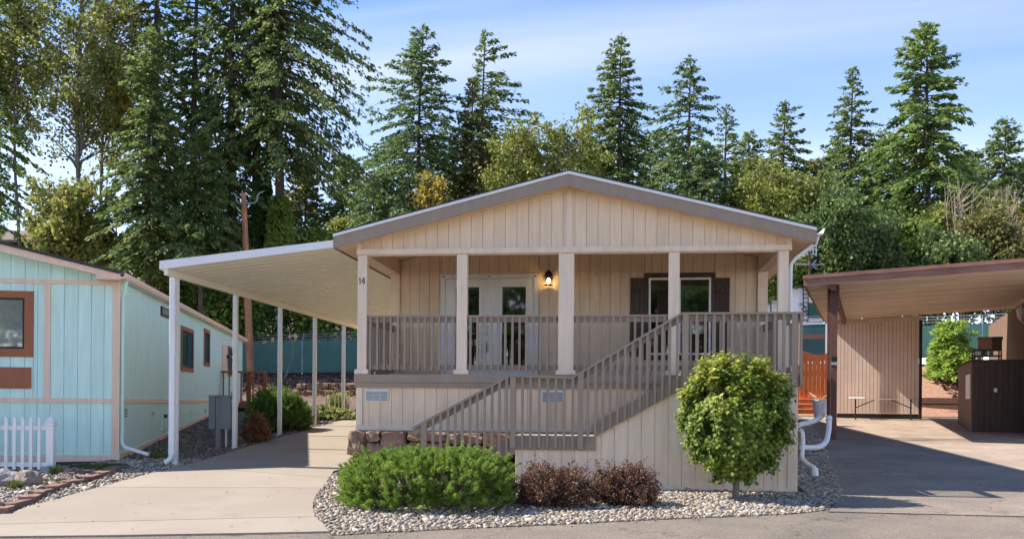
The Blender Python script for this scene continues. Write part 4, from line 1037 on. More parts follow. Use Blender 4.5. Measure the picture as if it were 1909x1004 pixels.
# side windows, vent, door, lamp and small skirt fittings
def swin(p0, p1, pt, pb, mullion=False, t=.10):
    y0, y1 = bsd(p0, 650)[0], bsd(p1, 650)[0]; zt, zb = bsd(p0, pt)[1], bsd(p0, pb)[1]
    w_ = MB().box(.003, .03, y0, y0 + t, zb, zt).box(.003, .03, y1 - t, y1, zb, zt).box(.003, .03, y0 + t, y1 - t, zt - t, zt).box(.003, .03, y0 + t, y1 - t, zb, zb + t).build('window', MT['brown'], bh, local=True)
    MB().box(.002, .012, y0 + t, y1 - t, zb + t, zt - t).build('pane', surf('dark_window_glass', (.02, .025, .028), rough=.06, bump=0, var=.2, spec=.8), w_, local=True)
    m_ = MB().box(.012, .022, y0 + t, y0 + t + .04, zb + t, zt - t).box(.012, .022, y1 - t - .04, y1 - t, zb + t, zt - t).box(.012, .022, y0 + t + .04, y1 - t - .04, zb + t, zb + t + .04).box(.012, .022, y0 + t + .04, y1 - t - .04, zt - t - .04, zt - t)
    if mullion: m_.box(.012, .024, (y0 + y1) / 2 - .02, (y0 + y1) / 2 + .02, zb + t + .04, zt - t - .04)
    m_.build('frame', MT['black'], w_, local=True)
swin(336.5, 359.5, 605.5, 690, True); swin(379.5, 390, 611, 681); swin(424.5, 431.5, 644, 700, t=.08)
y0, y1 = bsd(299, 580)[0], bsd(315, 580)[0]; zt, zb = bsd(299, 570)[1], bsd(299, 587.5)[1]
v_ = MB().box(.002, .035, y0, y1, zb, zt).build('vent', MT['dkbrown'], bh, local=True)
MB().box(.036, .046, y0 + .05, y1 - .05, zb + .05, zt - .04).build('vent_cover', MT['grey_metal'], v_, local=True)
y0, y1 = bsd(414, 650)[0], bsd(420.5, 650)[0]; MB().box(.002, .03, y0, y1, bsd(414, 702)[1], bsd(414, 642)[1]).build('door', MT['pink'], bh, local=True)
yl, zl_ = bsd(423, 664)
fl = MB().box(.003, .05, yl - .06, yl + .06, zl_ - .06, zl_ + .06).build('floodlight', MT['black'], bh, local=True)
for dy, dz in ((-.22, .10), (.12, -.16), (.32, .03)):
    MB().tube([(.05, yl, zl_), (.16, yl + dy * .5, zl_ + dz * .5), (.22, yl + dy * .7, zl_ + dz)], .015, 6).tube([(.19, yl + dy * .7, zl_ + dz), (.30, yl + dy * .7 - .05, zl_ + dz - .04)], [.05, .10], 10).build('lamp_head', MT['black'] if dy < .2 else MT['galv'], fl, local=True)
for p, q, t_, b_2, nm in ((228.5, 237.5, 761, 778, 'skirt_vent'), (282, 288.5, 767, 776, 'skirt_vent'), (354.5, 359, 766, 772, 'skirt_vent'), (381, 384.5, 761, 770, 'skirt_vent')):
    y0, y1 = bsd(p, 770)[0], bsd(q, 770)[0]; zt, zb = bsd(p, t_)[1], bsd(p, b_2)[1]
    m_ = MB()
    for i in range(2):
        for j in range(4):
            m_.box(.003, .008, lerp(y0, y1, i / 2) + .02, lerp(y0, y1, (i + 1) / 2) - .02, lerp(zb, zt, j / 4) + .012, lerp(zb, zt, (j + 1) / 4) - .006)
    m_.build(nm, MT['grey_metal'], bh, local=True)
y0, y1 = bsd(301, 785)[0], bsd(310.5, 785)[0]; zt, zb = bsd(301, 769)[1], bsd(301, 802)[1]
hd = MB().box(.003, .03, y0, y1, zb, zt).build('access_door', MT['blue'], bh, local=True)
MB().box(.031, .04, y0 + .1, y1 - .1, zt - .12, zt - .04).build('handle', MT['dkbrown'], hd, local=True)
# cedar stair railing at the aqua home's side door
bd = atD(412, 742, 31.5)
deck = thing('cedar_deck', (bd.x, bd.y, g(bd.x, bd.y)), 'orange brown cedar deck with railing at the aqua side door', 'deck', rz=BF.rz * .5)
DFm = Frame(deck.location, BF.rz * .5)
DLX, DRX = DFm.front(405.5, 720)[0], DFm.front(494, 720)[0]; dzt, dzb = DFm.front(450, 691)[1], DFm.front(450, 757)[1]
MB().box(DLX, DRX, -.05, .09, dzt - .06, dzt).build('top_rail', MT['cedar'], deck, local=True)
MB().box(DLX, DRX, -.0, .05, dzb + .0, dzb + .10).build('rim_board', MT['cedar'], deck, local=True)
for k in range(9): MB().box(lerp(DLX, DRX, k / 8) - .02 + (.02 if k == 0 else -.02 if k == 8 else 0), lerp(DLX, DRX, k / 8) + .02 + (.06 if k == 0 else -.02 if k == 8 else 0), -.035, -.001, dzb, dzt - .061).build('baluster', MT['cedar'], deck, local=True)
for x in (lerp(DLX, DRX, .62), DRX - .07): MB().box(x, x + .11, .0, .11, dzb - 1.2, dzt - .062).build('post', MT['cedar'], deck, local=True)
for k in range(10): MB().box(DLX, DRX, .115 + k * .15, .255 + k * .15, dzb + .04, dzb + .08).build('deck_plank', MT['cedar'], deck, local=True)

# ------------------------------------------------------------------ things in front of the aqua home
pf = onG(95, 879)
PFm = Frame((pf.x, pf.y, pf.z), math.radians(9))
fence = thing('picket_fence', pf, 'white vinyl picket fence with capped end post before the aqua home', 'fence', rz=PFm.rz)
fw = lambda px: PFm.front(px, 830)[0]; fz = lambda py: PFm.front(95, py)[1]
xp0, xp1 = fw(88), fw(102)
p = MB().box(xp0, xp1, -.06, .06, -.05, fz(791)).build('post', MT['white'], fence, local=True, bevel=.008)
zc0 = fz(791)
cp = MB(); cxm = (xp0 + xp1) / 2; hw = (xp1 - xp0) / 2
for r0, z0, r1, z1 in ((hw + .02, .0, hw + .02, .03), (hw - .005, .03, hw - .005, .055), (hw + .015, .055, .005, .155)):
    cp.add([(cxm - r0, -r0, zc0 + z0), (cxm + r0, -r0, zc0 + z0), (cxm + r0, r0, zc0 + z0), (cxm - r0, r0, zc0 + z0), (cxm - r1, -r1, zc0 + z1), (cxm + r1, -r1, zc0 + z1), (cxm + r1, r1, zc0 + z1), (cxm - r1, r1, zc0 + z1)], [(0,3,2,1),(4,5,6,7),(0,1,5,4),(1,2,6,5),(2,3,7,6),(3,0,4,7)])
cp.build('cap', MT['white'], p, local=True)
for py0, py1 in ((793, 801), (861, 869)): MB().box(xp0 - 3.0, xp0 - .002, -.02, .025, fz(py1), fz(py0)).build('rail', MT['white'], fence, local=True)
for k in range(14):
    xc = fw(74.3) - k * (fw(74.3) - fw(59)); zt = fz(781)
    MB().prismY([(xc - .028, fz(874)), (xc + .028, fz(874)), (xc + .028, zt), (xc + .034, zt), (xc, zt + .055), (xc - .034, zt), (xc - .028, zt)], -.045, -.021).build('picket', MT['white'], fence, local=True)
# stacked block planter behind the fence
pb = onG(100, 866)
pw = thing('block_planter', (pb.x, pb.y, pb.z), 'low planter wall of stacked grey tumbled blocks behind the picket fence', 'planter', rz=math.radians(12))
rr = random.Random(4)
for c in range(3):
    for k in range(7):
        x1 = .10 - k * .30 - (.15 if c % 2 else 0) - c * .01
        rock(pw, x1 - .285 + rr.uniform(0, .01), x1, .5 + rr.uniform(-.02, .02), .78, c * .115, c * .115 + .108, MT['block'], 300 + c * 10 + k, 'block', rough=.006, local=True)
rock(pw, .02, .14, .44, .80, .345, .40, MT['block'], 391, 'cap_block', rough=.006, local=True)
# boulders
def boulder(px, py, w_, h_, mat, seed, label, d_=None):
    p = onG(px, py); rr = random.Random(seed); bm = bmesh.new(); bmesh.ops.create_icosphere(bm, subdivisions=3, radius=1)
    from mathutils import noise
    for v in bm.verts:
        n = noise.noise(v.co * 1.3 + Vector((seed, 0, 0))) * .35 + noise.noise(v.co * 3.1 + Vector((seed, 5, 0))) * .12
        v.co = v.co * (1 + n); v.co.x *= w_ / 2; v.co.y *= (d_ or w_ * .8) / 2; v.co.z = v.co.z * h_ * .62 + h_ * .36
    me = bpy.data.meshes.new('boulder'); bm.to_mesh(me); bm.free()
    o = link_mesh('boulder', me, mat); o.location = p; tag(o, label, 'boulder', 'boulders by the picket fence'); return o
boulder(8, 905, .52, .27, MT['boulder'], 1, 'grey granite boulder at the left edge below the pickets')
boulder(52, 906, .46, .30, MT['boulder_moss'], 2, 'boulder capped with orange moss below the pickets')
boulder(87, 884, .26, .15, MT['boulder'], 3, 'small pale boulder at the foot of the capped fence post')
# curved edging of reddish blocks
ed = thing('garden_edging', tuple(onG(120, 920)), 'curved edging of reddish brown blocks between pebbles and driveway', 'edging')
ept = [(-6, 966), (16, 957), (45, 944), (66, 934), (86, 924), (112, 914), (150, 905), (180, 896), (205, 888), (222, 880)]
for i, ((a, b), (c, d)) in enumerate(zip(ept[:-1], ept[1:])):
    p, q = onG(a, b - 5), onG(c, d - 5); e = (q - p); L = e.length; ang = math.atan2(e.y, e.x); rr = random.Random(i)
    R_ = Matrix.Translation(((p + q) / 2)) @ Matrix.Rotation(ang + rr.uniform(-.12, .12), 4, 'Z')
    bm = bmesh.new(); bmesh.ops.create_cube(bm, size=1); bmesh.ops.subdivide_edges(bm, edges=bm.edges[:], cuts=2, use_grid_fill=True)
    for v in bm.verts:
        v.co = Vector((v.co.x * (L - .015) * (1.0 if v.co.y < 0 else .86), v.co.y * .22, v.co.z * .11 + .035)) + Vector([rr.uniform(-.008, .008) for _ in range(3)])
    me = bpy.data.meshes.new('edging_block'); bm.to_mesh(me); bm.free(); me.transform(WM[ed].inverted() @ R_); link_mesh('edging_block', me, MT['edging'], ed)
for i, (a, b) in enumerate([(128, 886), (152, 884), (184, 883), (205, 880)]):
    p = onG(a, b); rock(ed, p.x - .14, p.x + .13, p.y - .08, p.y + .08, p.z - .02, p.z + .06, MT['edging'], 70 + i, 'edging_block', rough=.01)
# moss / weed patches as low tufts
def tufts(name, cx, cy, rx, ry, n, h, mat, label, cat, seed, w=.006, kind='stuff'):
    rng = np.random.default_rng(seed); a = rng.uniform(0, 6.28, n); r = np.sqrt(rng.uniform(0, 1, n))
    X = cx + rx * r * np.cos(a); Y = cy + ry * r * np.sin(a); Z = gh(X, Y) + .02
    t = rng.uniform(0, 6.28, n); le = rng.uniform(.1, .7, n); hh = h * rng.uniform(.4, 1, n)
    b = np.stack([X, Y, Z], 1); tip = b + np.stack([np.cos(t) * le * hh, np.sin(t) * le * hh, hh], 1); s = np.stack([-np.sin(t), np.cos(t), np.zeros(n)], 1) * w
    V = np.stack([b - s, b + s, tip], 1).reshape(-1, 3)
    o = np_mesh(name, V, np.arange(3 * n).reshape(-1, 3), mat); tag(o, label, cat, kind=kind); return o
MT['moss'] = leafmat('moss_green', (.06, .07, .015), (.13, .13, .03), (.22, .19, .06), trans=.2)
MT['grass'] = leafmat('grass_green', (.07, .12, .02), (.14, .2, .04), (.3, .32, .1), trans=.3)
p = onG(185, 872); tufts('moss_patch', p.x, p.y, .55, .35, 5000, .05, MT['moss'], 'olive moss patch beside the aqua corner', 'moss', 1)
p = onG(125, 898); tufts('moss_patch', p.x, p.y, .5, .14, 2500, .04, MT['moss'], 'dry moss strip inside the edging', 'moss', 2)
p = onG(306, 853); tufts('grass_tuft', p.x, p.y, .3, .22, 2500, .09, MT['grass'], 'small green weed patch near the first awning post', 'weeds', 3)
p = onG(28, 912); tufts('weed_tuft', p.x, p.y, .10, .06, 300, .16, MT['grass'], 'green weed between the two large boulders', 'weeds', 4, w=.01)
p = onG(105, 885); tufts('weed_tuft', p.x, p.y, .12, .06, 200, .2, MT['grass'], 'thin weed by the capped fence post', 'weeds', 5, w=.006)
# electric meter pedestal
mp_ = onG(412, 834)
MF = Frame(mp_, math.radians(2))
mt = thing('meter_pedestal', mp_, 'grey electric meter pedestal beside the second awning post', 'meter box', rz=MF.rz)
mx = lambda px: MF.front(px, 780)[0]; mz = lambda py: MF.front(412, py)[1]
MB().box(mx(405.5), mx(414.5), -.10, .10, -.05, mz(736)).build('post', MT['grey_metal'], mt, local=True)
MB().box(mx(393), mx(405) , -.13, .14, mz(799), mz(738)).build('cabinet_door', MT['grey_metal'], mt, local=True, bevel=.008)
MB().box(mx(415), mx(433.5), -.13, .14, mz(799), mz(738)).build('cabinet', MT['grey_metal'], mt, local=True, bevel=.008)
MB().tube([(mx(421.5), 0, -.05), (mx(421.5), 0, mz(799))], .03, 8).build('conduit', MT['galv'], mt, local=True)
MB().tube([(mx(433.5), -.02, mz(750)), (mx(443), -.02, mz(750))], .085, 16).build('meter', MT['galv'], mt, local=True)
MB().box(mx(430), mx(437), .02, .12, mz(738), mz(729)).build('junction_box', MT['grey_metal'], mt, local=True)
MB().box(mx(392.5), mx(434), -.135, .145, mz(737.8), mz(736.2)).build('lid', MT['grey_metal'], mt, local=True)
# ------------------------------------------------------------------ brown carport on the right and the home it belongs to
co = atD(1498, 533, 25.4)
CF = Frame((co.x, co.y, 0), math.radians(-14.2))
cp_ = thing('brown_carport', (CF.o.x, CF.o.y, g(CF.o.x, CF.o.y)), 'tall open carport with red brown fascia and pale plank ceiling', 'carport', rz=CF.rz)
CZ = g(CF.o.x, CF.o.y)
CF2 = Frame((CF.o.x, CF.o.y, CZ), CF.rz)
cf, cs_ = CF2.front, CF2.side
x2, z2 = cf(1909, 502); x1, z1 = cf(1498, 533); kz_ = (z2 - z1) / (x2 - x1)
zc = lambda x: z1 + kz_ * (x - x1)
CXW = x2 + 1.5                                  # carport width
CYB = cs_(1535, 599.3, x1)[0] + .2
fh = cf(1498, 513.5)[1] - z1
MB().prismY([(x1, zc(x1)), (CXW, zc(CXW)), (CXW, zc(CXW) + fh * .64), (x1, zc(x1) + fh * .64)], -.02, .02).build('fascia_board', MT['redwood'], cp_, local=True)
MB().prismY([(x1 - .02, zc(x1) + fh * .65), (CXW, zc(CXW) + fh * .65), (CXW, zc(CXW) + fh), (x1 - .02, zc(x1) + fh)], -.05, .02).build('fascia_cap', MT['redwood'], cp_, local=True)
MB().prismY([(x1, zc(x1) + .08), (CXW, zc(CXW) + .08), (CXW, zc(CXW) + fh - .01), (x1, zc(x1) + fh - .01)], .022, CYB).build('roof', MT['shingle'], cp_, local=True)
n = int(CYB / .30)
for k in range(n):
    y0, y1 = lerp(.024, CYB, k / n) + .009, lerp(.024, CYB, (k + 1) / n) - .009
    MB().prismY([(x1 + .03, zc(x1) + .045), (CXW, zc(CXW) + .045), (CXW, zc(CXW) + .075), (x1 + .03, zc(x1) + .075)], y0, y1).build('ceiling_plank', MT['ceiling'], cp_, local=True)
MB().box(x1, x1 + .028, .022, CYB, zc(x1) + .0, zc(x1) + fh * .9).build('side_fascia', MT['redwood'], cp_, local=True)
def cground(x, y):
    p = CF2.M @ Vector((x, y, 0)); return g(p.x, p.y) - CZ
# front-left posts
yp = .55
xa, xb = cf(1548.5, 700, yp)[0], cf(1560, 700, yp)[0]
MB().box(xa, xb, yp, yp + .14, cground(xa, yp) - .05, zc(xa) + .0).build('post', MT['cpost'], cp_, local=True)
xa2, xb2 = cf(1541.5, 700, yp + .5)[0], cf(1548, 700, yp + .5)[0]
MB().box(xa2, xb2, yp + .5, yp + .64, cground(xa, yp) - .0, zc(xa2) + .0).build('post', MT['cpost'], cp_, local=True)
MB().box(xb + .0, xb + .05, yp - .02, yp + .16, zc(xb) - .62, zc(xb) + .02).build('bracket', MT['cpost'], cp_, local=True)
MB().box(xa + .01, xa + .13, .03, CYB - .05, zc(xa) - .16, zc(xa) + .042).build('beam', MT['cpost'], cp_, local=True)
sg = cf(1556, 669, yp - .02); MB().box(sg[0] - .07, sg[0] + .07, yp - .03, yp - .002, sg[1] - .07, sg[1] + .07).build('socket_box', MT['black'], cp_, local=True)
MB().box(sg[0] - .10, sg[0] + .07, yp - .06, yp - .004, sg[1] - .16, sg[1] - .08).build('bracket_plate', MT['galv'], cp_, local=True)
# downspout along the left edge
xs_ = x1 + .15; MB().box(xs_ - .05, xs_ + .05, CYB - .8, CYB - .7, cground(xs_, CYB - .8) + .4, zc(xs_) - .0).build('downspout', MT['white_metal'], cp_, local=True)
# storage wall of vertical slats at the back
yw = CYB - .35
wx0, wx1 = cf(1540, 690, yw)[0], cf(1713, 690, yw)[0]
wzb = cf(1640, 770.5, yw)[1]; zt0, zt1 = cf(1562, 603.8, yw)[1], cf(1712, 596.4, yw)[1]
ztw = lambda x: lerp(zt0, zt1, (x - cf(1562, 603, yw)[0]) / (wx1 - cf(1562, 603, yw)[0]))
ns = 25
stw = thing('storage_wall', tuple(CF2.M @ Vector((wx0, yw, wzb))), 'pinkish slatted storage wall at the back of the carport', 'wall', rz=CF.rz)
def wl_(m_): return m_
inv = WM[stw].inverted() @ CF2.M
def sbuild(m_, name, mat, parent): 
    m_.v = [tuple(inv @ Vector(p)) for p in m_.v]; return m_.build(name, mat, parent, local=True)
for k in range(ns):
    a, b = lerp(wx0, wx1, k / ns) + .006, lerp(wx0, wx1, (k + 1) / ns) - .006
    sbuild(MB().prismY([(a, wzb), (b, wzb), (b, ztw(b)), (a, ztw(a))], yw, yw + .03), 'slat', MT['pinkwall'], stw)
sbuild(MB().prismY([(wx0, wzb + .05), (wx1, wzb + .05), (wx1, ztw(wx1)), (wx0, ztw(wx0))], yw + .032, yw + .06), 'wall_backing', MT['dkwall'], stw)
sbuild(MB().prismY([(wx0, ztw(wx0) + .002), (wx1 + .1, ztw(wx1) + .002), (wx1 + .1, ztw(wx1) + .16), (wx0, ztw(wx0) + .16)], yw - .04, yw + .04), 'top_trim', MT['ceiling'], stw)
wxd = cf(1719, 690, yw)[0]
sbuild(MB().box(wx1 + .004, wxd, yw - .05, yw + .06, wzb - .2, ztw(wx1)), 'edge_post', MT['black'], stw)
sbuild(MB().box(wx0 + .4, wx1, yw + .01, yw + .05, wzb - .45, wzb - .004), 'kick_board', MT['black'], stw)
# folding table in front of the storage wall
yt = yw - .75
tx0, tx1, tz = cf(1582, 745, yt)[0], cf(1612, 745, yt)[0], cf(1596, 740, yt)[1]
txe = cf(1698, 745, yt)[0]
zg_ = min(cground(tx0, yt), cf(1596, 775, yt)[1])
tb = thing('folding_table', tuple(CF2.M @ Vector((tx0, yt, zg_))), 'white folding table with black legs by the storage wall', 'table', rz=CF.rz)
inv2 = WM[tb].inverted() @ CF2.M
def tbuild(m_, name, mat): 
    m_.v = [tuple(inv2 @ Vector(p)) for p in m_.v]; return m_.build(name, mat, tb, local=True)
tbuild(MB().prismX([(yt - .30, tz - .06), (yt - .32, tz - .03), (yt - .30, tz), (yt + .30, tz), (yt + .32, tz - .03), (yt + .30, tz - .06)], tx0, tx1), 'table_top', MT['pvc'])
def folding_leg(x, s):
    tbuild(MB().tube([(x, yt - .2, tz - .06), (x, yt - .2, zg_ + .02)], .025, 6).tube([(x, yt + .2, tz - .06), (x, yt + .2, zg_ + .02)], .025, 6).tube([(x, yt - .2, zg_ + .06), (x, yt + .2, zg_ + .06)], .02, 6), 'leg', MT['black'])
    tbuild(MB().tube([(x, yt - .2, tz - .38), (x + s * .65, yt - .1, tz - .09)], .02, 6), 'brace', MT['black'])
folding_leg(cf(1595, 745, yt)[0], 1); folding_leg(txe, -1)
tbuild(MB().box(cf(1612, 745, yt)[0] + .003, txe + .1, yt - .05, yt + .28, tz - .075, tz - .05), 'under_frame', MT['pinkwall'])
# the neighbouring home's porch wall: dark front boards, brown side
no = CF2.M @ Vector((0, 0, 0))
dk = atD(1812, 808, 28.5)
NF = Frame((dk.x, dk.y, g(dk.x, dk.y)), CF.rz)
nb = thing('neighbour_porch', NF.o, 'dark brown boarded porch wall of the neighbouring home under the carport', 'porch wall', rz=NF.rz)
nf, nsd = NF.front, NF.side
nzt = nf(1840, 673)[1]; nx1 = nf(1990, 700)[0]
ndp = nsd(1788, 720)[0]
k = 0; x = 0.0
while x < nx1:
    MB().box(x + .006, x + .155, -.02, .0, .0, nzt).build('board', MT['dkwall'], nb, local=True); x += .16
MB().box(.0, nx1, .002, .04, .0, nzt).build('backing', MT['dkwall'], nb, local=True)
MB().box(-.03, -.002, .0, ndp, -.1, nzt).build('side_panel', MT['brwall'], nb, local=True)
MB().box(-.06, nx1, -.05, .18, nzt + .002, nzt + .05).build('cap_rail', MT['dkwall'], nb, local=True)
MB().box(-.08, .10, .185, ndp, nzt + .002, nzt + .05).build('cap_rail', MT['dkwall'], nb, local=True)
kx_, kz2 = nf(1856, 727); MB().lathe((kx_, -.03, kz2), [(.03, -.06), (.05, -.03), (.05, .04), (.03, .07)], 8).build('faucet_cover', MT['pvc'], nb, local=True)
y0, y1 = nsd(1803, 720)[0], nsd(1811, 720)[0]; za, zb = nsd(1806, 743)[1], nsd(1806, 698)[1]
MB().box(-.045, -.031, min(y0, y1), max(y0, y1), za, zb).build('notice_panel', MT['pvc'], nb, local=True)
# home wall beyond, with door trim and lantern
wxl = nf(1853, 640, 3.2)[0]
HWX = nf(1909, 600, 1.0)[0] + .25
nbh = thing('neighbour_house', tuple(NF.M @ Vector((HWX, 3, 0))), 'brown wall of the neighbouring home at the right edge', 'house', rz=NF.rz)
inv3 = WM[nbh].inverted() @ NF.M
def nbuild(m_, name, mat, par=None):
    m_.v = [tuple(inv3 @ Vector(p)) for p in m_.v]; return m_.build(name, mat, par or nbh, local=True)
zcl = zc(HWX) + CZ - NF.o.z + .1
yy0 = -2.5
for k in range(36):
    a = yy0 + k * .42; nbuild(MB().box(HWX, HWX + .03, a + .008, a + .412, 0, zcl), 'wall_board', MT['brwall'])
nbuild(MB().box(HWX + .031, HWX + .2, yy0, yy0 + 15.1, 0, zcl), 'wall_backing', MT['brwall'])
for a in (.6, 2.05): nbuild(MB().box(HWX - .03, HWX - .002, a, a + .13, 0, zcl), 'door_trim', MT['dkwall'])
lp = NF.I @ atPlane(1901, 583, NF.o + NF.ex * (HWX - .25), NF.ex)
lt_ = nbuild(MB().lathe((HWX - .22, lp.y, lp.z), [(.04, -.22), (.10, -.14), (.13, .08), (.15, .10), (.08, .17), (.03, .2), (.015, .3)], 8), 'wall_lantern', MT['pvc'])
nbuild(MB().tube([(HWX - .22, lp.y, lp.z - .22), (HWX - .12, lp.y, lp.z - .34), (HWX, lp.y, lp.z - .2)], .02, 6), 'bracket', MT['pvc'], lt_)
# things standing on the porch wall's deck
def onporch(name, px0, px1, py0, py1, y, dep, mat, label, cat):
    a, zt = nf(px0, py0, y); b, zb = nf(px1, py1, y)
    t_ = thing(name, tuple(NF.M @ Vector(((a + b) / 2, y, zb))), label, cat, rz=NF.rz)
    iv = WM[t_].inverted() @ NF.M
    def bd_(m_, n_, mt_): 
        m_.v = [tuple(iv @ Vector(p)) for p in m_.v]; return m_.build(n_, mt_, t_, local=True)
    return a, b, zb, zt, bd_
a, b, zb, zt, bd_ = onporch('storage_bin', 1826, 1850, 628, 651, .8, .5, MT['cardboard'], 'cardboard storage box stacked on the dark porch', 'box')
bd_(MB().box(a, b, .8, 1.3, zb, zt - .05), 'body', MT['cardboard']); bd_(MB().box(a - .02, b + .02, .78, 1.32, zt - .048, zt), 'lid', MT['brwall'])
a, b, zb, zt, bd_ = onporch('plastic_crate', 1850, 1868, 626, 651, .8, .5, MT['dkwall'], 'dark crate beside the cardboard box on the porch', 'crate')
bd_(MB().box(a, b, .8, 1.3, zb, zt - .12), 'body', MT['dkwall']); bd_(MB().box(a - .02, b + .02, .78, 1.32, zt - .118, zt - .02), 'rim', MT['black'])
a, b, zb, zt, bd_ = onporch('shelf_rack', 1815, 1868, 651, 672, .75, .5, MT['black'], 'black wire rack under the boxes on the dark porch', 'rack')
for zz in (0.0, .5, 1.0): bd_(MB().box(a, b, .75, 1.35, lerp(zb, zt, zz) - .03, lerp(zb, zt, zz)), 'shelf', MT['black'])
for xx in (a, b - .04):
    for yy in (.75, 1.31): bd_(MB().box(xx, xx + .04, yy, yy + .04, zb - 1.4, zt), 'leg', MT['black'])
for k, (q0, q1) in enumerate(((1820, 1828), (1832, 1840), (1846, 1852))): bd_(MB().box(nf(q0, 660, .8)[0], nf(q1, 660, .8)[0], .8, 1.2, lerp(zb, zt, .5), lerp(zb, zt, .85)), 'bundle', [MT['pvc'], MT['brwall'], MT['grey_metal']][k])
# wooden steps and edging under the far opening
stp = atD(1755, 775, 37.5)
SF = Frame((stp.x, stp.y, g(stp.x, stp.y)), CF.rz)
st_ = thing('timber_steps', SF.o, 'dark timber steps below the mulch bank behind the carport', 'steps', rz=SF.rz)
sx0, sx1 = SF.front(1722, 770)[0], SF.front(1792, 770)[0]
for k, (pt, pb_) in enumerate(((741, 752), (754, 764), (766, 785))):
    zt, zb = SF.front(1755, pt, -.3 * k + .6)[1], SF.front(1755, pb_, -.3 * k + .6)[1]
    MB().box(sx0 - .3, sx1 + .3, .6 - .3 * k, 1.2 - .3 * k, zb, zt).build('timber', MT['brwall'], st_, local=True)
# ------------------------------------------------------------------ orange fence panel, pot, drain pipes, antenna
of = atD(1515, 768, 34.5)
OF = Frame((of.x, of.y, g(of.x, of.y)), math.radians(-4))
og = thing('orange_fence', OF.o, 'bright orange stained wood fence with scalloped top behind the home', 'fence', rz=OF.rz)
ox0, ox1 = OF.front(1476, 700)[0], OF.front(1545, 700)[0]
ozb = OF.front(1515, 743)[1]; kb = 9
for k in range(kb):
    a, b = lerp(ox0, ox1, k / kb) + .004, lerp(ox0, ox1, (k + 1) / kb) - .004
    t = lambda x: OF.front(1515, 661 - 9 * abs((x - lerp(ox0, ox1, .72)) / (ox1 - ox0) * 2.2) ** 1.6)[1]
    MB().prismY([(a, ozb), (b, ozb), (b, t(b)), (a, t(a))], 0, .022).build('fence_board', MT['orange'], og, local=True)
for k in range(3):
    z1_, z0_ = lerp(ozb, OF.front(1515, 771)[1], k / 3) - .01, lerp(ozb, OF.front(1515, 771)[1], (k + 1) / 3) + .006
    MB().box(ox0, ox1, -.10 - .05 * k, .03, z0_, z1_).build('base_timber', MT['orange'], og, local=True)
pt = atD(1527, 778, 31.0)
pot = thing('plant_pot', pt, 'grey plastic bucket with dried stems by the orange fence', 'pot')
MB().lathe(pt, [(.16, 0), (.23, .55), (.25, .55), (.25, .60), (.22, .60), (.20, .5)], 14).build('bucket', MT['greyplastic'], pot, smooth=False)
ds_ = MB(); rr = random.Random(2)
for k in range(26):
    a = rr.uniform(0, 6.28); l = rr.uniform(.15, .42); ds_.tube([pt + Vector((0, 0, .5)), pt + Vector((math.cos(a) * l * .5, math.sin(a) * l * .5, .5 + l * .5)), pt + Vector((math.cos(a) * l, math.sin(a) * l, .5 + l * rr.uniform(.2, .8)))], [.012, .01, .02], 4)
ds_.build('dried_stems', MT['terracotta'], pot)
def ribbed(pts, r, name, label, mat=MT['pvc'], ribs=True):
    P = [Vector(p) for p in pts]; out = []; seg = 14
    for i in range(len(P) - 1):
        p0, p1, p2, p3 = P[max(i-1, 0)], P[i], P[i+1], P[min(i+2, len(P)-1)]
        for k in range(seg):
            t = k / seg; out.append(.5 * ((2*p1) + (-p0 + p2) * t + (2*p0 - 5*p1 + 4*p2 - p3) * t*t + (-p0 + 3*p1 - 3*p2 + p3) * t**3))
    out.append(P[-1])
    rs = [r * (1 + (.10 if i % 2 else -.05) * (1 if ribs else 0)) for i in range(len(out))]
    t_ = thing(name, P[-1], label, 'drain pipe', group='drain pipes beside the porch'); MB().tube(out, rs, 12).build('pipe', mat, t_)
    d_ = (out[0] - out[2]).normalized()
    MB().tube([out[0] + d_ * .005, out[0] + d_ * .12], r * 1.25, 12).build('collar', mat, t_)
    return t_
def pd(px, py, d): return atD(px, py, d)
ribbed([pd(1545.5, 784, 23.2), pd(1545, 800, 23), pd(1540, 822, 22.6), pd(1528, 832, 22.2), pd(1510, 834, 21.8), pd(1494, 833, 21.5)], .060, 'drain_hose', 'white ribbed drain hose curling from the carport post base')
ribbed([pd(1538, 756, 27.0), pd(1534, 772, 26.5), pd(1520, 783, 25.6), pd(1500, 789, 24.6), pd(1486, 792, 24.0)], .066, 'drain_hose', 'upper grey white drain hose running behind the porch corner', MT['pvc'])
sp_ = ribbed([pd(1489, 799, 16.6), pd(1496, 806, 16.5), pd(1497, 830, 16.35), pd(1496, 852, 16.2), pd(1507, 864, 16.0), pd(1518, 871, 15.8), pd(1521, 886, 15.7)], .033, 'drain_pipe', 'smooth white S shaped drain pipe standing in the pebbles', MT['pvc'], ribs=False)
MB().tube([pd(1519.5, 872, 15.72), pd(1520.5, 886, 15.7)], .050, 12).build('end_fitting', MT['pvc'], sp_)
an = thing('tv_antenna', atD(1508, 505, 33), 'old rooftop television antenna behind the beige eave', 'antenna')
aP = lambda px, py: atD(px, py, 33)
MB().tube([aP(1509.5, 530), aP(1509.5, 470)], .05, 6).build('mast', MT['cpost'], an)
MB().tube([aP(1483, 493), aP(1537, 493)], .03, 6).tube([aP(1513, 493), aP(1521, 486)], .03, 5).tube([aP(1513, 493), aP(1521, 501)], .03, 5).build('boom', MT['galv'], an)
gm = MB()
for k in range(5): gm.tube([aP(1499 + k * 5.6, 455 + (k % 2) * 2), aP(1499 + k * 5.6, 478 - (k % 2) * 4)], .02, 5)
for py in (458, 466, 475): gm.tube([aP(1498, py), aP(1523, py - 2)], .02, 5)
gm.build('grid', MT['ventwhite'], an)
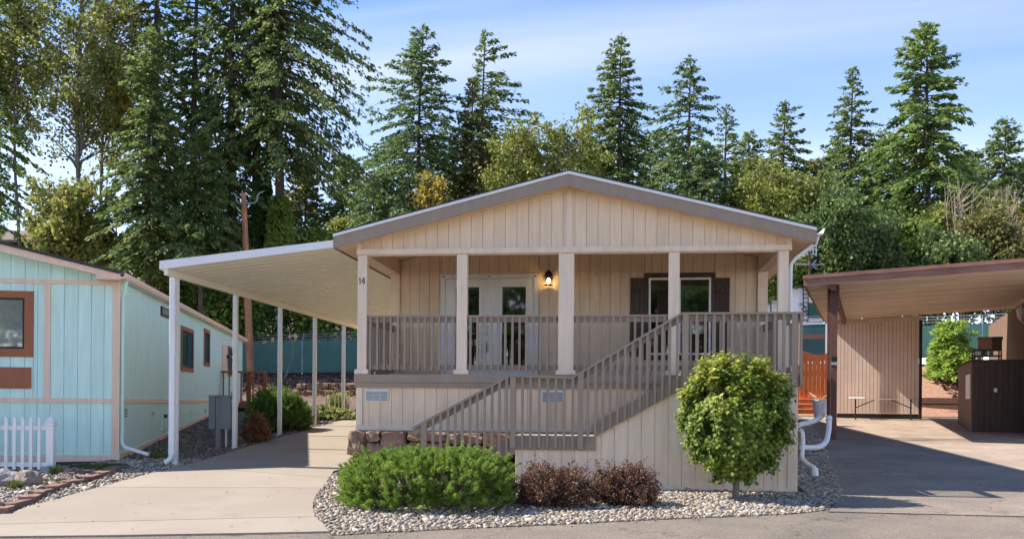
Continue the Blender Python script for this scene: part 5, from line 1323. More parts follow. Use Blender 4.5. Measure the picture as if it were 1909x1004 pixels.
# ------------------------------------------------------------------ fence with green screen, motorhome, poles
fa, fb = atD(430, 699, 47), atD(1560, 672, 44)
def fence_run(name, A, B, ztopA, ztopB, label, posts_n, wires=True):
    A, B = Vector(A), Vector(B); d = B - A; L = Vector((d.x, d.y, 0)).length; e = Vector((d.x, d.y, 0)).normalized(); nn = Vector((e.y, -e.x, 0))
    t_ = thing(name, A, label, 'fence')
    hA, hB = ztopA - A.z, ztopB - B.z
    MB().add([A - nn * -.03, B - nn * -.03, B - nn * -.03 + Vector((0, 0, hB)), A - nn * -.03 + Vector((0, 0, hA))], [(0, 1, 2, 3)]).build('privacy_screen', MT['screen'], t_)
    V = []; Fc = []; sp = .11; h = (hA + hB) / 2
    for sgn in (1, -1):
        k = -int(h / sp) - 1
        while k * sp < L + h:
            s0 = k * sp; pts = []
            u0, v0 = s0, (0 if sgn > 0 else h); u1, v1 = s0 + h, (h if sgn > 0 else 0)
            if u0 < 0: v0 += (0 - u0) * sgn; u0 = 0
            if u1 > L: v1 -= (u1 - L) * sgn; u1 = L
            if u1 > u0 + .02:
                w_ = .012
                p, q = A + e * u0 + Vector((0, 0, lerp(A.z, B.z, u0 / L) - A.z + v0)) + nn * .045, A + e * u1 + Vector((0, 0, lerp(A.z, B.z, u1 / L) - A.z + v1)) + nn * .045
                dd = (q - p).normalized(); sd = dd.cross(nn) * w_
                i = len(V); V += [p - sd, q - sd, q + sd, p + sd]; Fc.append((i, i+1, i+2, i+3))
            k += 1
    o = MB().add(V, Fc).build('wire_mesh', MT['wire'], t_); o['kind'] = 'stuff'
    for k in range(posts_n):
        t = k / (posts_n - 1); p = A.lerp(B, t); h_ = lerp(hA, hB, t)
        q = MB().tube([p - Vector((0, 0, .5)), p + Vector((0, 0, h_ + .05))], .04, 8).tube([p + Vector((0, 0, h_ + .05)), p + Vector((0, 0, h_ + .38)) - nn * .2], .02, 6).build('post', MT['galv'], t_)
    if wires:
        for j in range(3):
            off = Vector((0, 0, .14 + j * .13)) - nn * (.06 + j * .06)
            MB().tube([A + Vector((0, 0, hA)) + off, B + Vector((0, 0, hB)) + off], .016, 4).build('barbed_wire', MT['galv'], t_)
    return t_
zA = atD(430, 642, 47).z; zB = atD(1560, 603, 44).z
fa.z = max(g(fa.x, fa.y), atD(430, 697, 47).z) ; fb.z = atD(1560, 672, 44).z
fence_run('chain_link_fence', fa, fb, zA, zB, 'chain link fence with dark green privacy screen and barbed wire behind the homes', 9)
fc, fd = atD(1690, 668, 44), atD(1905, 660, 42)
fence_run('chain_link_fence', fc, fd, atD(1690, 608, 44).z, atD(1905, 600, 42).z, 'screened chain link fence seen through the gap behind the carport', 4)
MB().tube([atD(1484, 627, 43.5), atD(1545, 626, 43.5)], .06, 6)
rb_ = thing('fence_rail', atD(1490, 627, 43), 'reddish wooden rail across the green screen above the orange fence', 'rail')
MB().obox(atD(1513, 627, 43), RGT0 * 1.2, FWD * .03, (0, 0, .11)).build('rail', MT['redwood'], rb_)
# motorhome behind the fence
RV0 = atD(1420, 610, 50); RV1 = atD(1541, 610, 50)
rv = thing('motorhome', (RV0.x, RV0.y, g(RV0.x, RV0.y)), 'white motorhome with rear ladder parked behind the green fence', 'motorhome', rz=math.radians(6))
RF = Frame(rv.location, math.radians(6))
rx = lambda px: RF.front(px, 570)[0]; rz_ = lambda py: RF.front(1500, py)[1]
def rbox(x0, x1, y0, y1, z0, z1, r, name, mat):
    pts = [(x0 + r, z0), (x1 - r, z0), (x1, z0 + r), (x1, z1 - r), (x1 - r * .3, z1 - r * .3), (x1 - r, z1), (x0 + r, z1), (x0 + r * .3, z1 - r * .3), (x0, z1 - r), (x0, z0 + r)]
    return MB().prismY(pts, y0, y1).build(name, mat, rv, local=True)
rbox(rx(1471), rx(1536), 0, 7.5, rz_(640), rz_(537), .25, 'body', MT['rvwhite'])
rbox(rx(1380), rx(1470), .8, 3.2, rz_(640), rz_(546), .12, 'slide_out', MT['rvwhite'])
MB().box(rx(1385), rx(1469), .5, .79, rz_(556), rz_(551)).build('awning_tube', MT['grey_metal'], rv, local=True)
MB().prismY([(rx(1424), rz_(567)), (rx(1446), rz_(560)), (rx(1446), rz_(563)), (rx(1424), rz_(570))], .7, .79).build('stripe', MT['grey_metal'], rv, local=True)
MB().box(rx(1479), rx(1498), .3, 3, rz_(537) + .01, rz_(530)).build('roof_unit', MT['grey_metal'], rv, local=True)
MB().box(rx(1506), rx(1535), -.04, -.002, rz_(592), rz_(564)).build('rear_window', MT['screen'], rv, local=True)
MB().box(rx(1505), rx(1537), -.08, -.003, rz_(600), rz_(594)).build('bumper', MT['galv'], rv, local=True)
ld = MB()
for px in (1496, 1505): ld.tube([Vector((rx(px), -.14, rz_(600))), Vector((rx(px), -.14, rz_(536)))], .025, 6)
for py in (541, 548, 556, 564, 572, 580, 588, 596): ld.tube([Vector((rx(1496), -.14, rz_(py))), Vector((rx(1505), -.14, rz_(py)))], .022, 6)
ld.tube([Vector((rx(1494), -.2, rz_(565))), Vector((rx(1505), -.3, rz_(586)))], .03, 6).tube([Vector((rx(1492), -.2, rz_(575))), Vector((rx(1506), -.3, rz_(590)))], .03, 6)
ld.build('ladder', MT['black'], rv, local=True)
# utility pole
up0 = atD(463, 640, 46); gz_ = g(up0.x, up0.y); 
pole = thing('utility_pole', (up0.x, up0.y, gz_ - .3), 'reddish wooden utility pole with two bent metal arms behind the awning', 'pole')
tp, bm_ = atD(454, 360, 46), atD(465, 640, 46); bm2 = bm_ + (bm_ - tp).normalized() * (bm_.z - gz_ + .5)
MB().tube([bm2, bm_, tp], [.19, .185, .125], 12).build('shaft', MT['pole'], pole)
for pts in ([(451, 379), (444, 378), (441, 374), (440.5, 366), (437, 361), (431, 361)], [(459, 379), (474, 378.5), (479, 374), (480.5, 364), (484, 359.5), (491, 357)]):
    MB().tube([atD(a, b, 45.9) for a, b in pts], .05, 6).build('arm', MT['grey_metal'], pole)
sw = thing('leaning_branch', atD(533, 692, 42), 'bare grey branch leaning against the green fence', 'branch'); MB().tube([atD(531, 705, 44.5), atD(537, 690, 44.6), atD(545, 672, 44.7), atD(547, 657, 44.8), atD(545, 640, 44.9), atD(541, 622, 45)], [.06, .055, .05, .045, .03, .02], 6).build('branch', MT['bark_grey'], sw)
# rock retaining wall on the bank, left
rw = thing('retaining_wall', atD(600, 760, 40), 'retaining wall of brown rocks below the green fence', 'rock wall')
WFm = Frame(atD(600, 760, 40), math.radians(-2)); rnd = random.Random(9)
rows = [(741, 762), (726, 740), (714, 725)]
for r_, (pt_, pb_) in enumerate(rows):
    px = 540.0 + r_ * 7
    while px < 690:
        wpx = rnd.uniform(14, 27); a, zt = WFm.front(px, pt_ + rnd.uniform(-1, 1)); b, zb = WFm.front(px + wpx - .8, pb_ + .5)
        rock(rw, a, b, -.45 + .12 * r_, .35, zb - (.5 if r_ == 0 else 0), zt, MT['rock_far'], int(px * 7 + r_), rough=.025, local=False) if False else None
        p0 = WFm.M
        bmx = rock(rw, a, b, -.3 + .1 * r_, .5, zb - (.4 if r_ == 0 else 0), zt, MT['rock_far'], int(px * 7 + r_), rough=.03, local=True)
        bmx.data.transform(WM[rw].inverted() @ WFm.M)
        px += wpx
# ------------------------------------------------------------------ far houses on the hill
def far_house(name, px0, px1, py_ridge, py_eave, py_base, d, depth, wall, roofm, label, wins=(), rz=0.0, gable=False):
    o = atD((px0 + px1) / 2, py_base, d); FFm = Frame(o, YAW + rz)
    t_ = thing(name, o, label, 'house', rz=FFm.rz)
    x0, ze = FFm.front(px0, py_eave); x1, _ = FFm.front(px1, py_eave); zr = FFm.front(px0, py_ridge)[1]
    MB().box(x0 + .4, x1 - .4, 0, depth, -6, ze).build('wall', wall, t_, local=True)
    if not gable:
        rf_ = MB(); rf_.prismX([(-.6, ze - .05), (depth / 2, zr), (depth + .6, ze - .05), (depth + .6, ze + .15), (depth / 2, zr + .2), (-.6, ze + .15)], x0, x1); rf_.build('roof', roofm, t_, local=True)
    else:
        xm = (x0 + x1) / 2; MB().prismY([(x0 + .4, ze), (x1 - .4, ze), (xm, zr - .1)], .0, .2).build('gable', wall, t_, local=True)
        for a, b in ((x0, xm), (xm, x1)):
            za, zb = (ze - .1, zr) if a == x0 else (zr, ze - .1)
            MB().prismY([(a, za), (b, zb), (b, zb + .2), (a, za + .2)], -.6, depth).build('roof', roofm, t_, local=True)
    for a, b, c, e in wins:
        wx0, z1 = FFm.front(a, c); wx1, z0 = FFm.front(b, e)
        w_ = MB().box(wx0, wx1, -.06, -.002, z0, z1).build('window', MT['ventwhite'], t_, local=True)
        mid = (wx0 + wx1) / 2
        for u0, u1 in ((wx0 + .1, mid - .04), (mid + .04, wx1 - .1)): MB().box(u0, u1, -.075, -.061, z0 + .1, z1 - .1).build('pane', MT['grey_metal'], w_, local=True)
    return t_
far_house('hill_house', -160, 140, 405, 452, 560, 66, 12, MT['navy'], MT['shingle_brown'], 'dark house with broad brown shingle roof behind the aqua roof')
far_house('hill_house', 176, 232, 455, 478, 560, 63, 8, MT['navy'], MT['shingle_brown'], 'small dark navy gabled house above the aqua gutter', wins=((180, 211, 482, 500),), gable=True)
far_house('hill_house', 222, 300, 467, 487, 560, 65, 10, MT['navy'], MT['shingle_brown'], 'dark navy house wing with brown roof left of the awning', wins=((235, 265, 495, 520),))
far_house('hill_house', 534, 650, 433, 452, 500, 72, 10, MT['grey_metal'], MT['shingle_grey'], 'grey roofed house just above the awning edge')
# ------------------------------------------------------------------ vegetation
MT['fir'] = leafmat('fir_needles', (0.055, 0.098, 0.030), (0.145, 0.208, 0.062), (0.32, 0.38, 0.125), trans=.5, clump=.5)
MT['fir_blue'] = leafmat('fir_bluish', (0.055, 0.105, 0.045), (0.135, 0.205, 0.080), (0.29, 0.37, 0.15), trans=.5, clump=.5)
MT['fir_olive'] = leafmat('fir_olive', (0.079, 0.096, 0.032), (0.175, 0.184, 0.061), (0.333, 0.298, 0.105), trans=.48, clump=.5)
MT['fir_light'] = leafmat('fir_light', (0.079, 0.140, 0.035), (0.175, 0.263, 0.070), (0.315, 0.420, 0.123), trans=.48, clump=.4)
MT['lime'] = leafmat('lime_leaves', (0.105, 0.14, 0.028), (0.245, 0.275, 0.060), (0.44, 0.42, 0.115), trans=.45, clump=.5)
MT['olive'] = leafmat('alder_leaves', (0.10, 0.135, 0.030), (0.235, 0.265, 0.070), (0.47, 0.45, 0.13), trans=.45, clump=.5)
MT['yellow'] = leafmat('yellow_leaves', (0.216, 0.189, 0.027), (0.405, 0.324, 0.054), (0.608, 0.459, 0.095), trans=.4)
MT['ivy'] = leafmat('ivy_leaves', (0.07, 0.13, 0.022), (0.18, 0.27, 0.045), (0.38, 0.44, 0.10), trans=.4, clump=.7)
MT['ivy_dark'] = leafmat('ivy_dark', (0.026, 0.070, 0.021), (0.061, 0.131, 0.035), (0.123, 0.210, 0.052), trans=.36, clump=.7)
MT['shrubdk'] = leafmat('laurel_leaves', (0.048, 0.095, 0.028), (0.125, 0.195, 0.058), (0.28, 0.34, 0.12), trans=.35, clump=.6)
MT['mugo'] = leafmat('mugo_needles', (0.070, 0.130, 0.020), (0.205, 0.325, 0.050), (0.46, 0.57, 0.14), trans=.42, clump=4.0)
MT['spruce_bright'] = leafmat('spruce_bright', (0.13, 0.22, 0.04), (0.30, 0.44, 0.075), (0.5, 0.62, 0.15), trans=.45, clump=2.0)
MT['mugo_dk'] = leafmat('pine_needles_dark', (0.052, 0.123, 0.026), (0.123, 0.228, 0.044), (0.245, 0.350, 0.079), trans=.36, clump=2.0)
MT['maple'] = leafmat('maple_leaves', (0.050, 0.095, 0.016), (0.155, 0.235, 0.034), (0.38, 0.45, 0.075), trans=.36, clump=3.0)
MT['maple_top'] = leafmat('maple_yellowing_leaves', (0.163, 0.225, 0.025), (0.325, 0.388, 0.056), (0.525, 0.450, 0.112), trans=.38, clump=3.0)  # yellowing leaf colour of the maple, commoner towards the crown top
MT['barberry'] = leafmat('barberry_leaves', (0.060, 0.030, 0.022), (0.165, 0.075, 0.062), (0.40, 0.235, 0.19), trans=.36, clump=5.0)
MT['deadneedle'] = leafmat('dead_needles', (0.121, 0.054, 0.027), (0.257, 0.115, 0.061), (0.405, 0.216, 0.121), trans=.2, clump=2.0)
MT['variegated'] = leafmat('variegated_leaves', (0.125, 0.175, 0.037), (0.312, 0.350, 0.125), (0.600, 0.575, 0.312), trans=.3, clump=2.0)

def unit(a): return a / np.maximum(np.linalg.norm(a, axis=1, keepdims=True), 1e-9)
def blades(O, D, Ln, W, rng, up=.6):
    """diamond blades: origin, direction, length, half width"""
    n = len(O); N = rng.normal(0, 1, (n, 3)); N[:, 2] += up * 2
    S = unit(np.cross(D, N)) * W[:, None]; M_ = O + D * (Ln * .42)[:, None]
    V = np.stack([O, M_ + S, O + D * Ln[:, None], M_ - S], 1).reshape(-1, 3)
    return V, np.arange(4 * n).reshape(-1, 4)
def trunk_mesh(base, top, r0, r1, rng, n=9, wob=.0):
    pts = []; k = 10
    for i in range(k + 1):
        t = i / k; p = Vector(base).lerp(Vector(top), t); p.x += wob * math.sin(t * 7 + rng.uniform(0, .5)); p.y += wob * math.cos(t * 5); pts.append(p)
    return pts, [lerp(r0, r1, i / k) * (1.25 if i == 0 else 1) for i in range(k + 1)]
def conifer(px, py_top, d, hw_px, label, mat='fir', seed=0, crown_py=470, nb=150, blade=.38, droop=.35, prof=.85, dens=1.0, base_z=None, trunk_r=None, lean=0.0, side=None, top_rise=.5, group='firs behind the homes', hang=.25, irr=.38, gaps=.12, wide=1.0, width=.08, name='fir_tree', extra=None):
    rng = np.random.default_rng(seed); top = atD(px, py_top, d); bx, by = top.x - lean + rng.uniform(-.35, .35), top.y
    prof = prof * rng.uniform(.8, 1.12); droop = droop * rng.uniform(.7, 1.4)
    z0 = g(bx, by) - .3 if base_z is None else base_z
    H = top.z - z0; R = wide * hw_px * d / F; zc0 = max(atD(px, crown_py, d).z, z0 + .4)
    t_ = thing(name, (bx, by, z0), label, 'tree', group=group)
    r0 = trunk_r or H * .013
    pts, rs = trunk_mesh((bx, by, z0 - .2), (top.x, top.y, top.z - .2), r0, .03, rng, wob=.06)
    tb_ = MB().tube(pts, rs, 9)
    O = []; D = []; Ln = []
    golden = 2.39996
    for i in range(nb):
        u = (i + rng.uniform(0, 1)) / nb; u = u ** .92
        z = zc0 + (top.z - zc0) * u; v = 1 - u
        L = R * (v ** prof) * (1 - irr + irr * 1.5 * rng.uniform(0, 1) ** 1.0) + .25
        az = i * golden + rng.uniform(-.5, .5)
        if rng.uniform() < gaps and u < .93: continue
        L *= 1 + .22 * math.sin(z * 1.3 + seed) * math.cos(az * 2 + seed)
        if side is None: L *= 1 + .18 * math.cos(az - seed)
        if side is not None:
            L *= (1 + .55 * math.cos(az - side)) if math.cos(az - side) > 0 else (1 + .5 * math.cos(az - side))
        e = np.array([math.cos(az), math.sin(az), 0]); sd = np.array([-e[1], e[0], 0])
        p0 = lerp(-.05 - .15 * v, top_rise, max(0, 1 - v * 2.2)); dr = droop * (.4 + .6 * v)
        tx = bx + (top.x - bx) * ((z - z0) / H); ns = max(5, int(L / .105 * dens)); s = rng.uniform(.10, 1.0, ns) ** .8
        zz = L * (p0 * s - dr * s * s + .22 * dr * s ** 4)
        C_ = np.stack([tx + e[0] * L * s, by + e[1] * L * s, z + zz], 1)
        if d < 70 and L > 1.2:
            q = [Vector((tx + e[0] * L * a, by + e[1] * L * a, z + L * (p0 * a - dr * a * a + .22 * dr * a ** 4))) for a in (0, .35, .7, .95)]
            tb_.tube(q, [r0 * .16, r0 * .11, r0 * .06, .008], 4, cap=False)
        m_ = 5
        C2 = np.repeat(C_, m_, 0); s2 = np.repeat(s, m_)
        lat = rng.choice([-1, 1], len(C2)) * rng.uniform(.25, 1.25, len(C2))
        dirs = e[None] * np.cos(lat)[:, None] + sd[None] * np.sin(lat)[:, None]
        dirs[:, 2] += rng.normal(-hang, .28, len(C2)) + (p0 - 2 * dr * s2) * .5
        C2 = C2 + sd[None] * (rng.normal(0, .13, len(C2)) * L * (1 - s2 * .7))[:, None] + rng.normal(0, .05, (len(C2), 3))
        O.append(C2); D.append(unit(dirs)); Ln.append(blade * rng.uniform(.45, 1.15, len(C2)) * (1.1 - .4 * s2) * min(1, .45 + L / 2.2))
    # leader tip
    nt_ = 30; zz = top.z - rng.uniform(-.1, 1.3, nt_); a = rng.uniform(0, 6.28, nt_)
    O.append(np.stack([np.full(nt_, top.x), np.full(nt_, top.y), zz], 1)); D.append(unit(np.stack([np.cos(a), np.sin(a), rng.uniform(.3, 1.6, nt_)], 1))); Ln.append(rng.uniform(.2, .5, nt_))
    O, D, Ln = np.concatenate(O), np.concatenate(D), np.concatenate(Ln)
    V, Fc = blades(O, D, Ln, Ln * width / .55 * rng.uniform(.7, 1.3, len(Ln)) + .02, rng)
    tb_.build('trunk', MT['bark'], t_)
    np_mesh('crown', V, Fc, MT[mat], t_)
    if extra: extra(t_, rng)
    return t_
def leaf_cloud(C, R, per, rng, size, flat=.3):
    """leaves around clump centres C with radius R"""
    n = len(C) * per; cc = np.repeat(C, per, 0); rr = np.repeat(np.asarray(R), per)
    o = cc + rng.normal(0, .5, (n, 3)) * rr[:, None]
    d = unit(rng.normal(0, 1, (n, 3)) + np.array([0, 0, -.35])); ln = size * rng.uniform(.6, 1.25, n)
    return blades(o, d, ln, ln * .36, rng, up=flat)
def deciduous(px, py_top, py_bot, d, hw_px, label, mat='lime', seed=0, nclump=90, per=70, size=.20, clump_r=.5, trunk_r=.16, trunk_px=None, bare=0.0, bark='bark_grey', name='broadleaf_tree', group='broadleaf trees behind the homes', shape=1.0, base_z=None, cat='tree', limbs=True):
    rng = np.random.default_rng(seed); top = atD(px, py_top, d); bot = atD(px, py_bot, d); ctr = (top + bot) / 2; R = hw_px * d / F; Hh = (top.z - bot.z) / 2
    bp = atD(trunk_px or px, py_bot, d); z0 = (g(bp.x, bp.y) - .2) if base_z is None else base_z
    t_ = thing(name, (bp.x, bp.y, z0), label, cat, group=group)
    u = unit(rng.normal(0, 1, (nclump, 3))); r = rng.uniform(.25, 1, nclump) ** .6 * (1 + .28 * np.sin(u[:, 0] * 4 + seed) * np.cos(u[:, 2] * 5 + seed * 2) + rng.normal(0, .10, nclump))
    C = np.stack([ctr.x + u[:, 0] * R * r * (1 + .2 * rng.normal(0, 1, nclump) * .5), ctr.y + u[:, 1] * R * .8 * r, ctr.z + u[:, 2] * Hh * r], 1)
    tbm = MB(); pts, rs = trunk_mesh((bp.x, bp.y, z0), (ctr.x, ctr.y, lerp(ctr.z, top.z, .85)), trunk_r, trunk_r * .2, rng, wob=.12); tbm.tube(pts, rs, 8)
    if limbs:
        for i in range(0, nclump, 2):
            c = Vector(C[i]); zt = max(z0 + .5, c.z - rng.uniform(.3, .8) * (Vector((c.x - ctr.x, c.y - ctr.y, 0)).length + .6)); tt = np.clip((zt - z0) / max(.1, (lerp(ctr.z, top.z, .85) - z0)), 0, .98)
            p0 = Vector((lerp(bp.x, ctr.x, tt), lerp(bp.y, ctr.y, tt), lerp(z0, lerp(ctr.z, top.z, .85), tt))); mid = p0.lerp(c, .5) + Vector((rng.uniform(-.2, .2), rng.uniform(-.2, .2), rng.uniform(0, .35)))
            tbm.tube([p0, mid, c], [trunk_r * .3, trunk_r * .18, .012], 5, cap=False)
    tbm.build('trunk', MT[bark], t_)
    keep = rng.uniform(0, 1, nclump) > bare
    V, Fc = leaf_cloud(C[keep], clump_r * rng.uniform(.6, 1.2, keep.sum()), per, rng, size)
    np_mesh('crown', V, Fc, MT[mat], t_)
    return t_

# --- conifers over the beige roof, left to right
G1 = 'firs over the beige roof'
conifer(787, 54, 62, 118, 'tall narrow fir just left of the beige roof peak', 'fir_blue', 11, 470, 190, dens=1.1, wide=1.62, group=G1)
conifer(903, 60, 68, 92, 'tall fir with open right side above the beige roof peak', 'fir', 12, 450, 170, side=.0, wide=1.62, group=G1)
conifer(880, 150, 61, 62, 'shorter brownish green fir in front of the peak fir', 'fir_olive', 13, 450, 150, dens=1.2, irr=.2, wide=1.62, group=G1)
conifer(1020, 232, 70, 40, 'small dark fir tip behind the lime trees at the roof peak', 'fir', 14, 420, 70, wide=1.62, group=G1)
conifer(1156, 70, 64, 88, 'full pointed fir right of the beige roof peak', 'fir', 15, 440, 190, dens=1.15, wide=1.62, group=G1)
conifer(1286, 110, 60, 72, 'slender sparse fir with drooping boughs over the right roof slope', 'fir_blue', 16, 430, 120, droop=.6, prof=.75, irr=.5, wide=1.62, group=G1)
conifer(1312, 268, 57, 62, 'dense dark fir low behind the right roof slope', 'fir_blue', 17, 450, 110, dens=1.2, wide=1.62, group=G1)
conifer(1353, 200, 66, 52, 'thin fir between the two spires right of the roof', 'fir', 18, 440, 100, irr=.45, wide=1.62, group=G1)
conifer(1462, 194, 64, 70, 'fir with upswept boughs above the right roof end', 'fir', 19, 440, 120, top_rise=.8, irr=.4, wide=1.62, group=G1)
conifer(1589, 130, 60, 66, 'tall thin fir left of the big right hand fir', 'fir', 20, 470, 130, irr=.45, wide=1.62, group=G1)
conifer(1726, 46, 57, 122, 'big broad fir with ragged crown over the carport', 'fir_light', 21, 470, 230, blade=.46, prof=.85, irr=.6, top_rise=.8, dens=1.1, lean=-.3, wide=1.35, group=G1)
conifer(1874, 224, 62, 70, 'fir at the far right above the carport', 'fir', 22, 470, 130, wide=1.62, group=G1)
conifer(1645, 372, 52, 22, 'small pale young fir left of the carport trees', 'fir_light', 23, 480, 50, blade=.4, group=G1)
conifer(1672, 358, 53, 20, 'small pale young fir beside its twin over the carport', 'fir_light', 24, 480, 50, blade=.4, group=G1)
conifer(700, 330, 60, 60, 'dark fir low behind the left roof end', 'fir_blue', 25, 480, 110, wide=1.62, group=G1)
for i, (px, py, d, hw, mt_, lb) in enumerate(((735, 262, 70, 80, 'fir', 'fir filling the gap left of the narrow spire'), (838, 240, 72, 70, 'fir_blue', 'fir between the two spires left of the roof peak'), (958, 262, 74, 80, 'fir_olive', 'olive fir behind the lime tree left of the peak'), (1105, 262, 72, 80, 'fir', 'fir behind the lime tree right of the peak'), (1222, 250, 70, 75, 'fir', 'fir between the full fir and the slender fir'), (1408, 300, 72, 80, 'fir_olive', 'olive fir above the right roof slope'), (1520, 300, 70, 75, 'fir_olive', 'fir behind the pale green tree'), (1655, 250, 68, 85, 'fir', 'fir behind the small pale pair over the carport'), (1800, 290, 66, 80, 'fir_light', 'fir right of the big broad fir'), (1640, 390, 58, 60, 'fir_blue', 'low dark fir above the carport corner'), (1560, 268, 74, 60, 'fir', 'fir behind the tall thin fir over the carport'), (1395, 250, 76, 50, 'fir', 'narrow fir behind the upswept fir'), (1905, 300, 70, 60, 'fir', 'fir cut by the right edge'))):
    conifer(px, py, d, hw, lb, mt_, 140 + i, 470, 150, wide=1.5, prof=.6, gaps=.05, group=G1)
# --- left stand of tall firs
G2 = 'tall firs behind the aqua home'
def ivy_on(px, d, y0, y1, r, n, mat, seed):
    def f(t_, rng):
        rg = np.random.default_rng(seed); py = rg.uniform(y0, y1, n); a = rg.uniform(0, 6.28, n); tt = (py - y0) / (y1 - y0)
        B = np.array([atD(px, y, d)[:] for y in py]); rr = r * (.55 + .6 * tt) * rg.uniform(.75, 1.1, n)
        O = B + np.stack([np.cos(a) * rr, np.sin(a) * rr, np.zeros(n)], 1); Dd = unit(np.stack([np.cos(a) * .5, np.sin(a) * .5, -rg.uniform(.2, 1, n)], 1)); L = rg.uniform(.15, .32, n)
        V, Fc = blades(O, Dd, L, L * .4, rg, up=0); np_mesh('ivy', V, Fc, MT[mat], t_)
    return f
conifer(519, -290, 50, 125, 'tall fir with bare ivy clad trunk and boughs to the right', 'fir', 31, 300, 340, blade=.36, droop=.5, prof=.45, hang=.45, side=.25, dens=1.0, trunk_r=.36, irr=.55, gaps=.2, group=G2, extra=ivy_on(521, 50, 365, 490, .62, 3600, 'ivy', 1))
conifer(487, -260, 51, 75, 'tall fir with dark ivy on its trunk beside the pole', 'fir', 32, 310, 180, droop=.5, prof=.5, hang=.45, trunk_r=.34, irr=.55, dens=1.0, gaps=.2, group=G2, extra=ivy_on(489, 51, 325, 490, .55, 3600, 'ivy_dark', 2))
conifer(437, -220, 51, 100, 'tall fir behind the utility pole with hanging boughs', 'fir', 33, 440, 290, droop=.5, prof=.45, hang=.45, dens=1.0, trunk_r=.34, irr=.55, gaps=.2, group=G2)
conifer(372, -200, 52, 100, 'tall fir left of the utility pole', 'fir_light', 34, 430, 240, droop=.45, prof=.45, hang=.4, dens=1.0, trunk_r=.30, irr=.6, gaps=.2, group=G2)
conifer(297, -240, 53, 85, 'tall fir with dark trunk behind the young fir', 'fir_olive', 35, 330, 180, droop=.45, prof=.5, hang=.35, trunk_r=.34, irr=.55, gaps=.2, group=G2)
conifer(284, 62, 46, 100, 'dense bluish young fir above the aqua gutter', 'fir', 36, 500, 220, blade=.40, droop=.35, prof=.75, hang=.25, dens=1.0, irr=.5, gaps=.2, group=G2)
conifer(372, 250, 46, 75, 'drooping fir low left of the utility pole', 'fir', 37, 490, 160, droop=.5, prof=.55, hang=.5, dens=1.0, irr=.5, gaps=.2, group=G2)
conifer(-6, -200, 50, 75, 'fir at the left edge of the picture', 'fir_light', 38, 420, 200, droop=.5, prof=.4, hang=.35, dens=1.0, irr=.5, gaps=.2, group=G2)
for i, (px, py, hw, lb) in enumerate(((570, 318, 58, 'loose pine behind the bare ivy trunk'), (652, 306, 58, 'loose pine left of the beige roof corner'))):
    conifer(px, py, 78, hw, lb, 'fir_olive' if i == 0 else 'fir', 40 + i, 460, 130, blade=.5, prof=.45, irr=.5, top_rise=1.0, droop=.1, hang=-.2, width=.11, group=G2, name='pine_tree')
# --- broadleaf trees
G3 = 'broadleaf trees behind the homes'
deciduous(150, -90, 330, 49, 105, 'slim alder with pale trunk and thin leaves at upper left', 'olive', 51, 210, 62, .19, .62, .19, trunk_px=152, bare=.10, group=G3)
deciduous(30, -60, 260, 50, 70, 'leafy alder at the upper left corner', 'olive', 52, 130, 75, .19, .6, .12, trunk_px=40, bare=.05, group=G3)
deciduous(215, -60, 300, 52, 70, 'tall alder with yellowing leaves beside the slim alder', 'olive', 53, 150, 65, .19, .62, .14, trunk_px=172, bare=.1, group=G3)
deciduous(222, 150, 260, 51, 40, 'cluster of yellow orange leaves in the left stand', 'yellow', 54, 26, 40, .24, .5, .06, group=G3)
deciduous(122, 335, 505, 47, 85, 'bushy lime green maple over the aqua roof', 'olive', 55, 95, 85, .24, .55, .10, bare=.12, group=G3)
deciduous(170, 400, 510, 47, 42, 'smaller lime green sapling over the aqua roof', 'lime', 56, 50, 70, .28, .5, .06, group=G3)
deciduous(325, 420, 530, 50, 42, 'yellow green sapling between the left trunks', 'yellow', 57, 26, 50, .26, .5, .05, group=G3)
deciduous(965, 232, 420, 58, 68, 'lime yellow tree left of the beige roof peak', 'lime', 58, 85, 85, .22, .55, .10, bare=.12, group=G3)
deciduous(1055, 212, 420, 59, 75, 'lime green tree right behind the beige roof peak', 'lime', 59, 95, 85, .22, .6, .10, bare=.18, group=G3)
deciduous(800, 330, 420, 57, 34, 'yellow shrub top at the left roof slope', 'yellow', 60, 24, 50, .24, .5, .05, group=G3)
deciduous(650, 405, 460, 66, 45, 'yellow green tree top above the awning', 'lime', 61, 36, 60, .28, .5, .05, group=G3)
deciduous(1440, 310, 450, 56, 82, 'lime green tree above the right roof end', 'lime', 62, 100, 80, .22, .58, .10, bare=.12, group=G3)
deciduous(1522, 345, 470, 57, 48, 'pale green tree behind the right gutter', 'olive', 63, 60, 80, .26, .55, .08, group=G3)
deciduous(1735, 395, 500, 55, 85, 'lime and yellow bush mass above the carport fascia', 'lime', 64, 80, 80, .26, .6, .08, group=G3)
deciduous(1830, 360, 510, 56, 85, 'yellow green tree at right above the carport', 'olive', 65, 90, 80, .27, .6, .10, bare=.1, group=G3)
deciduous(1893, 380, 500, 54, 40, 'yellow leaved shrub at the far right edge', 'yellow', 66, 30, 60, .24, .5, .06, group=G3)
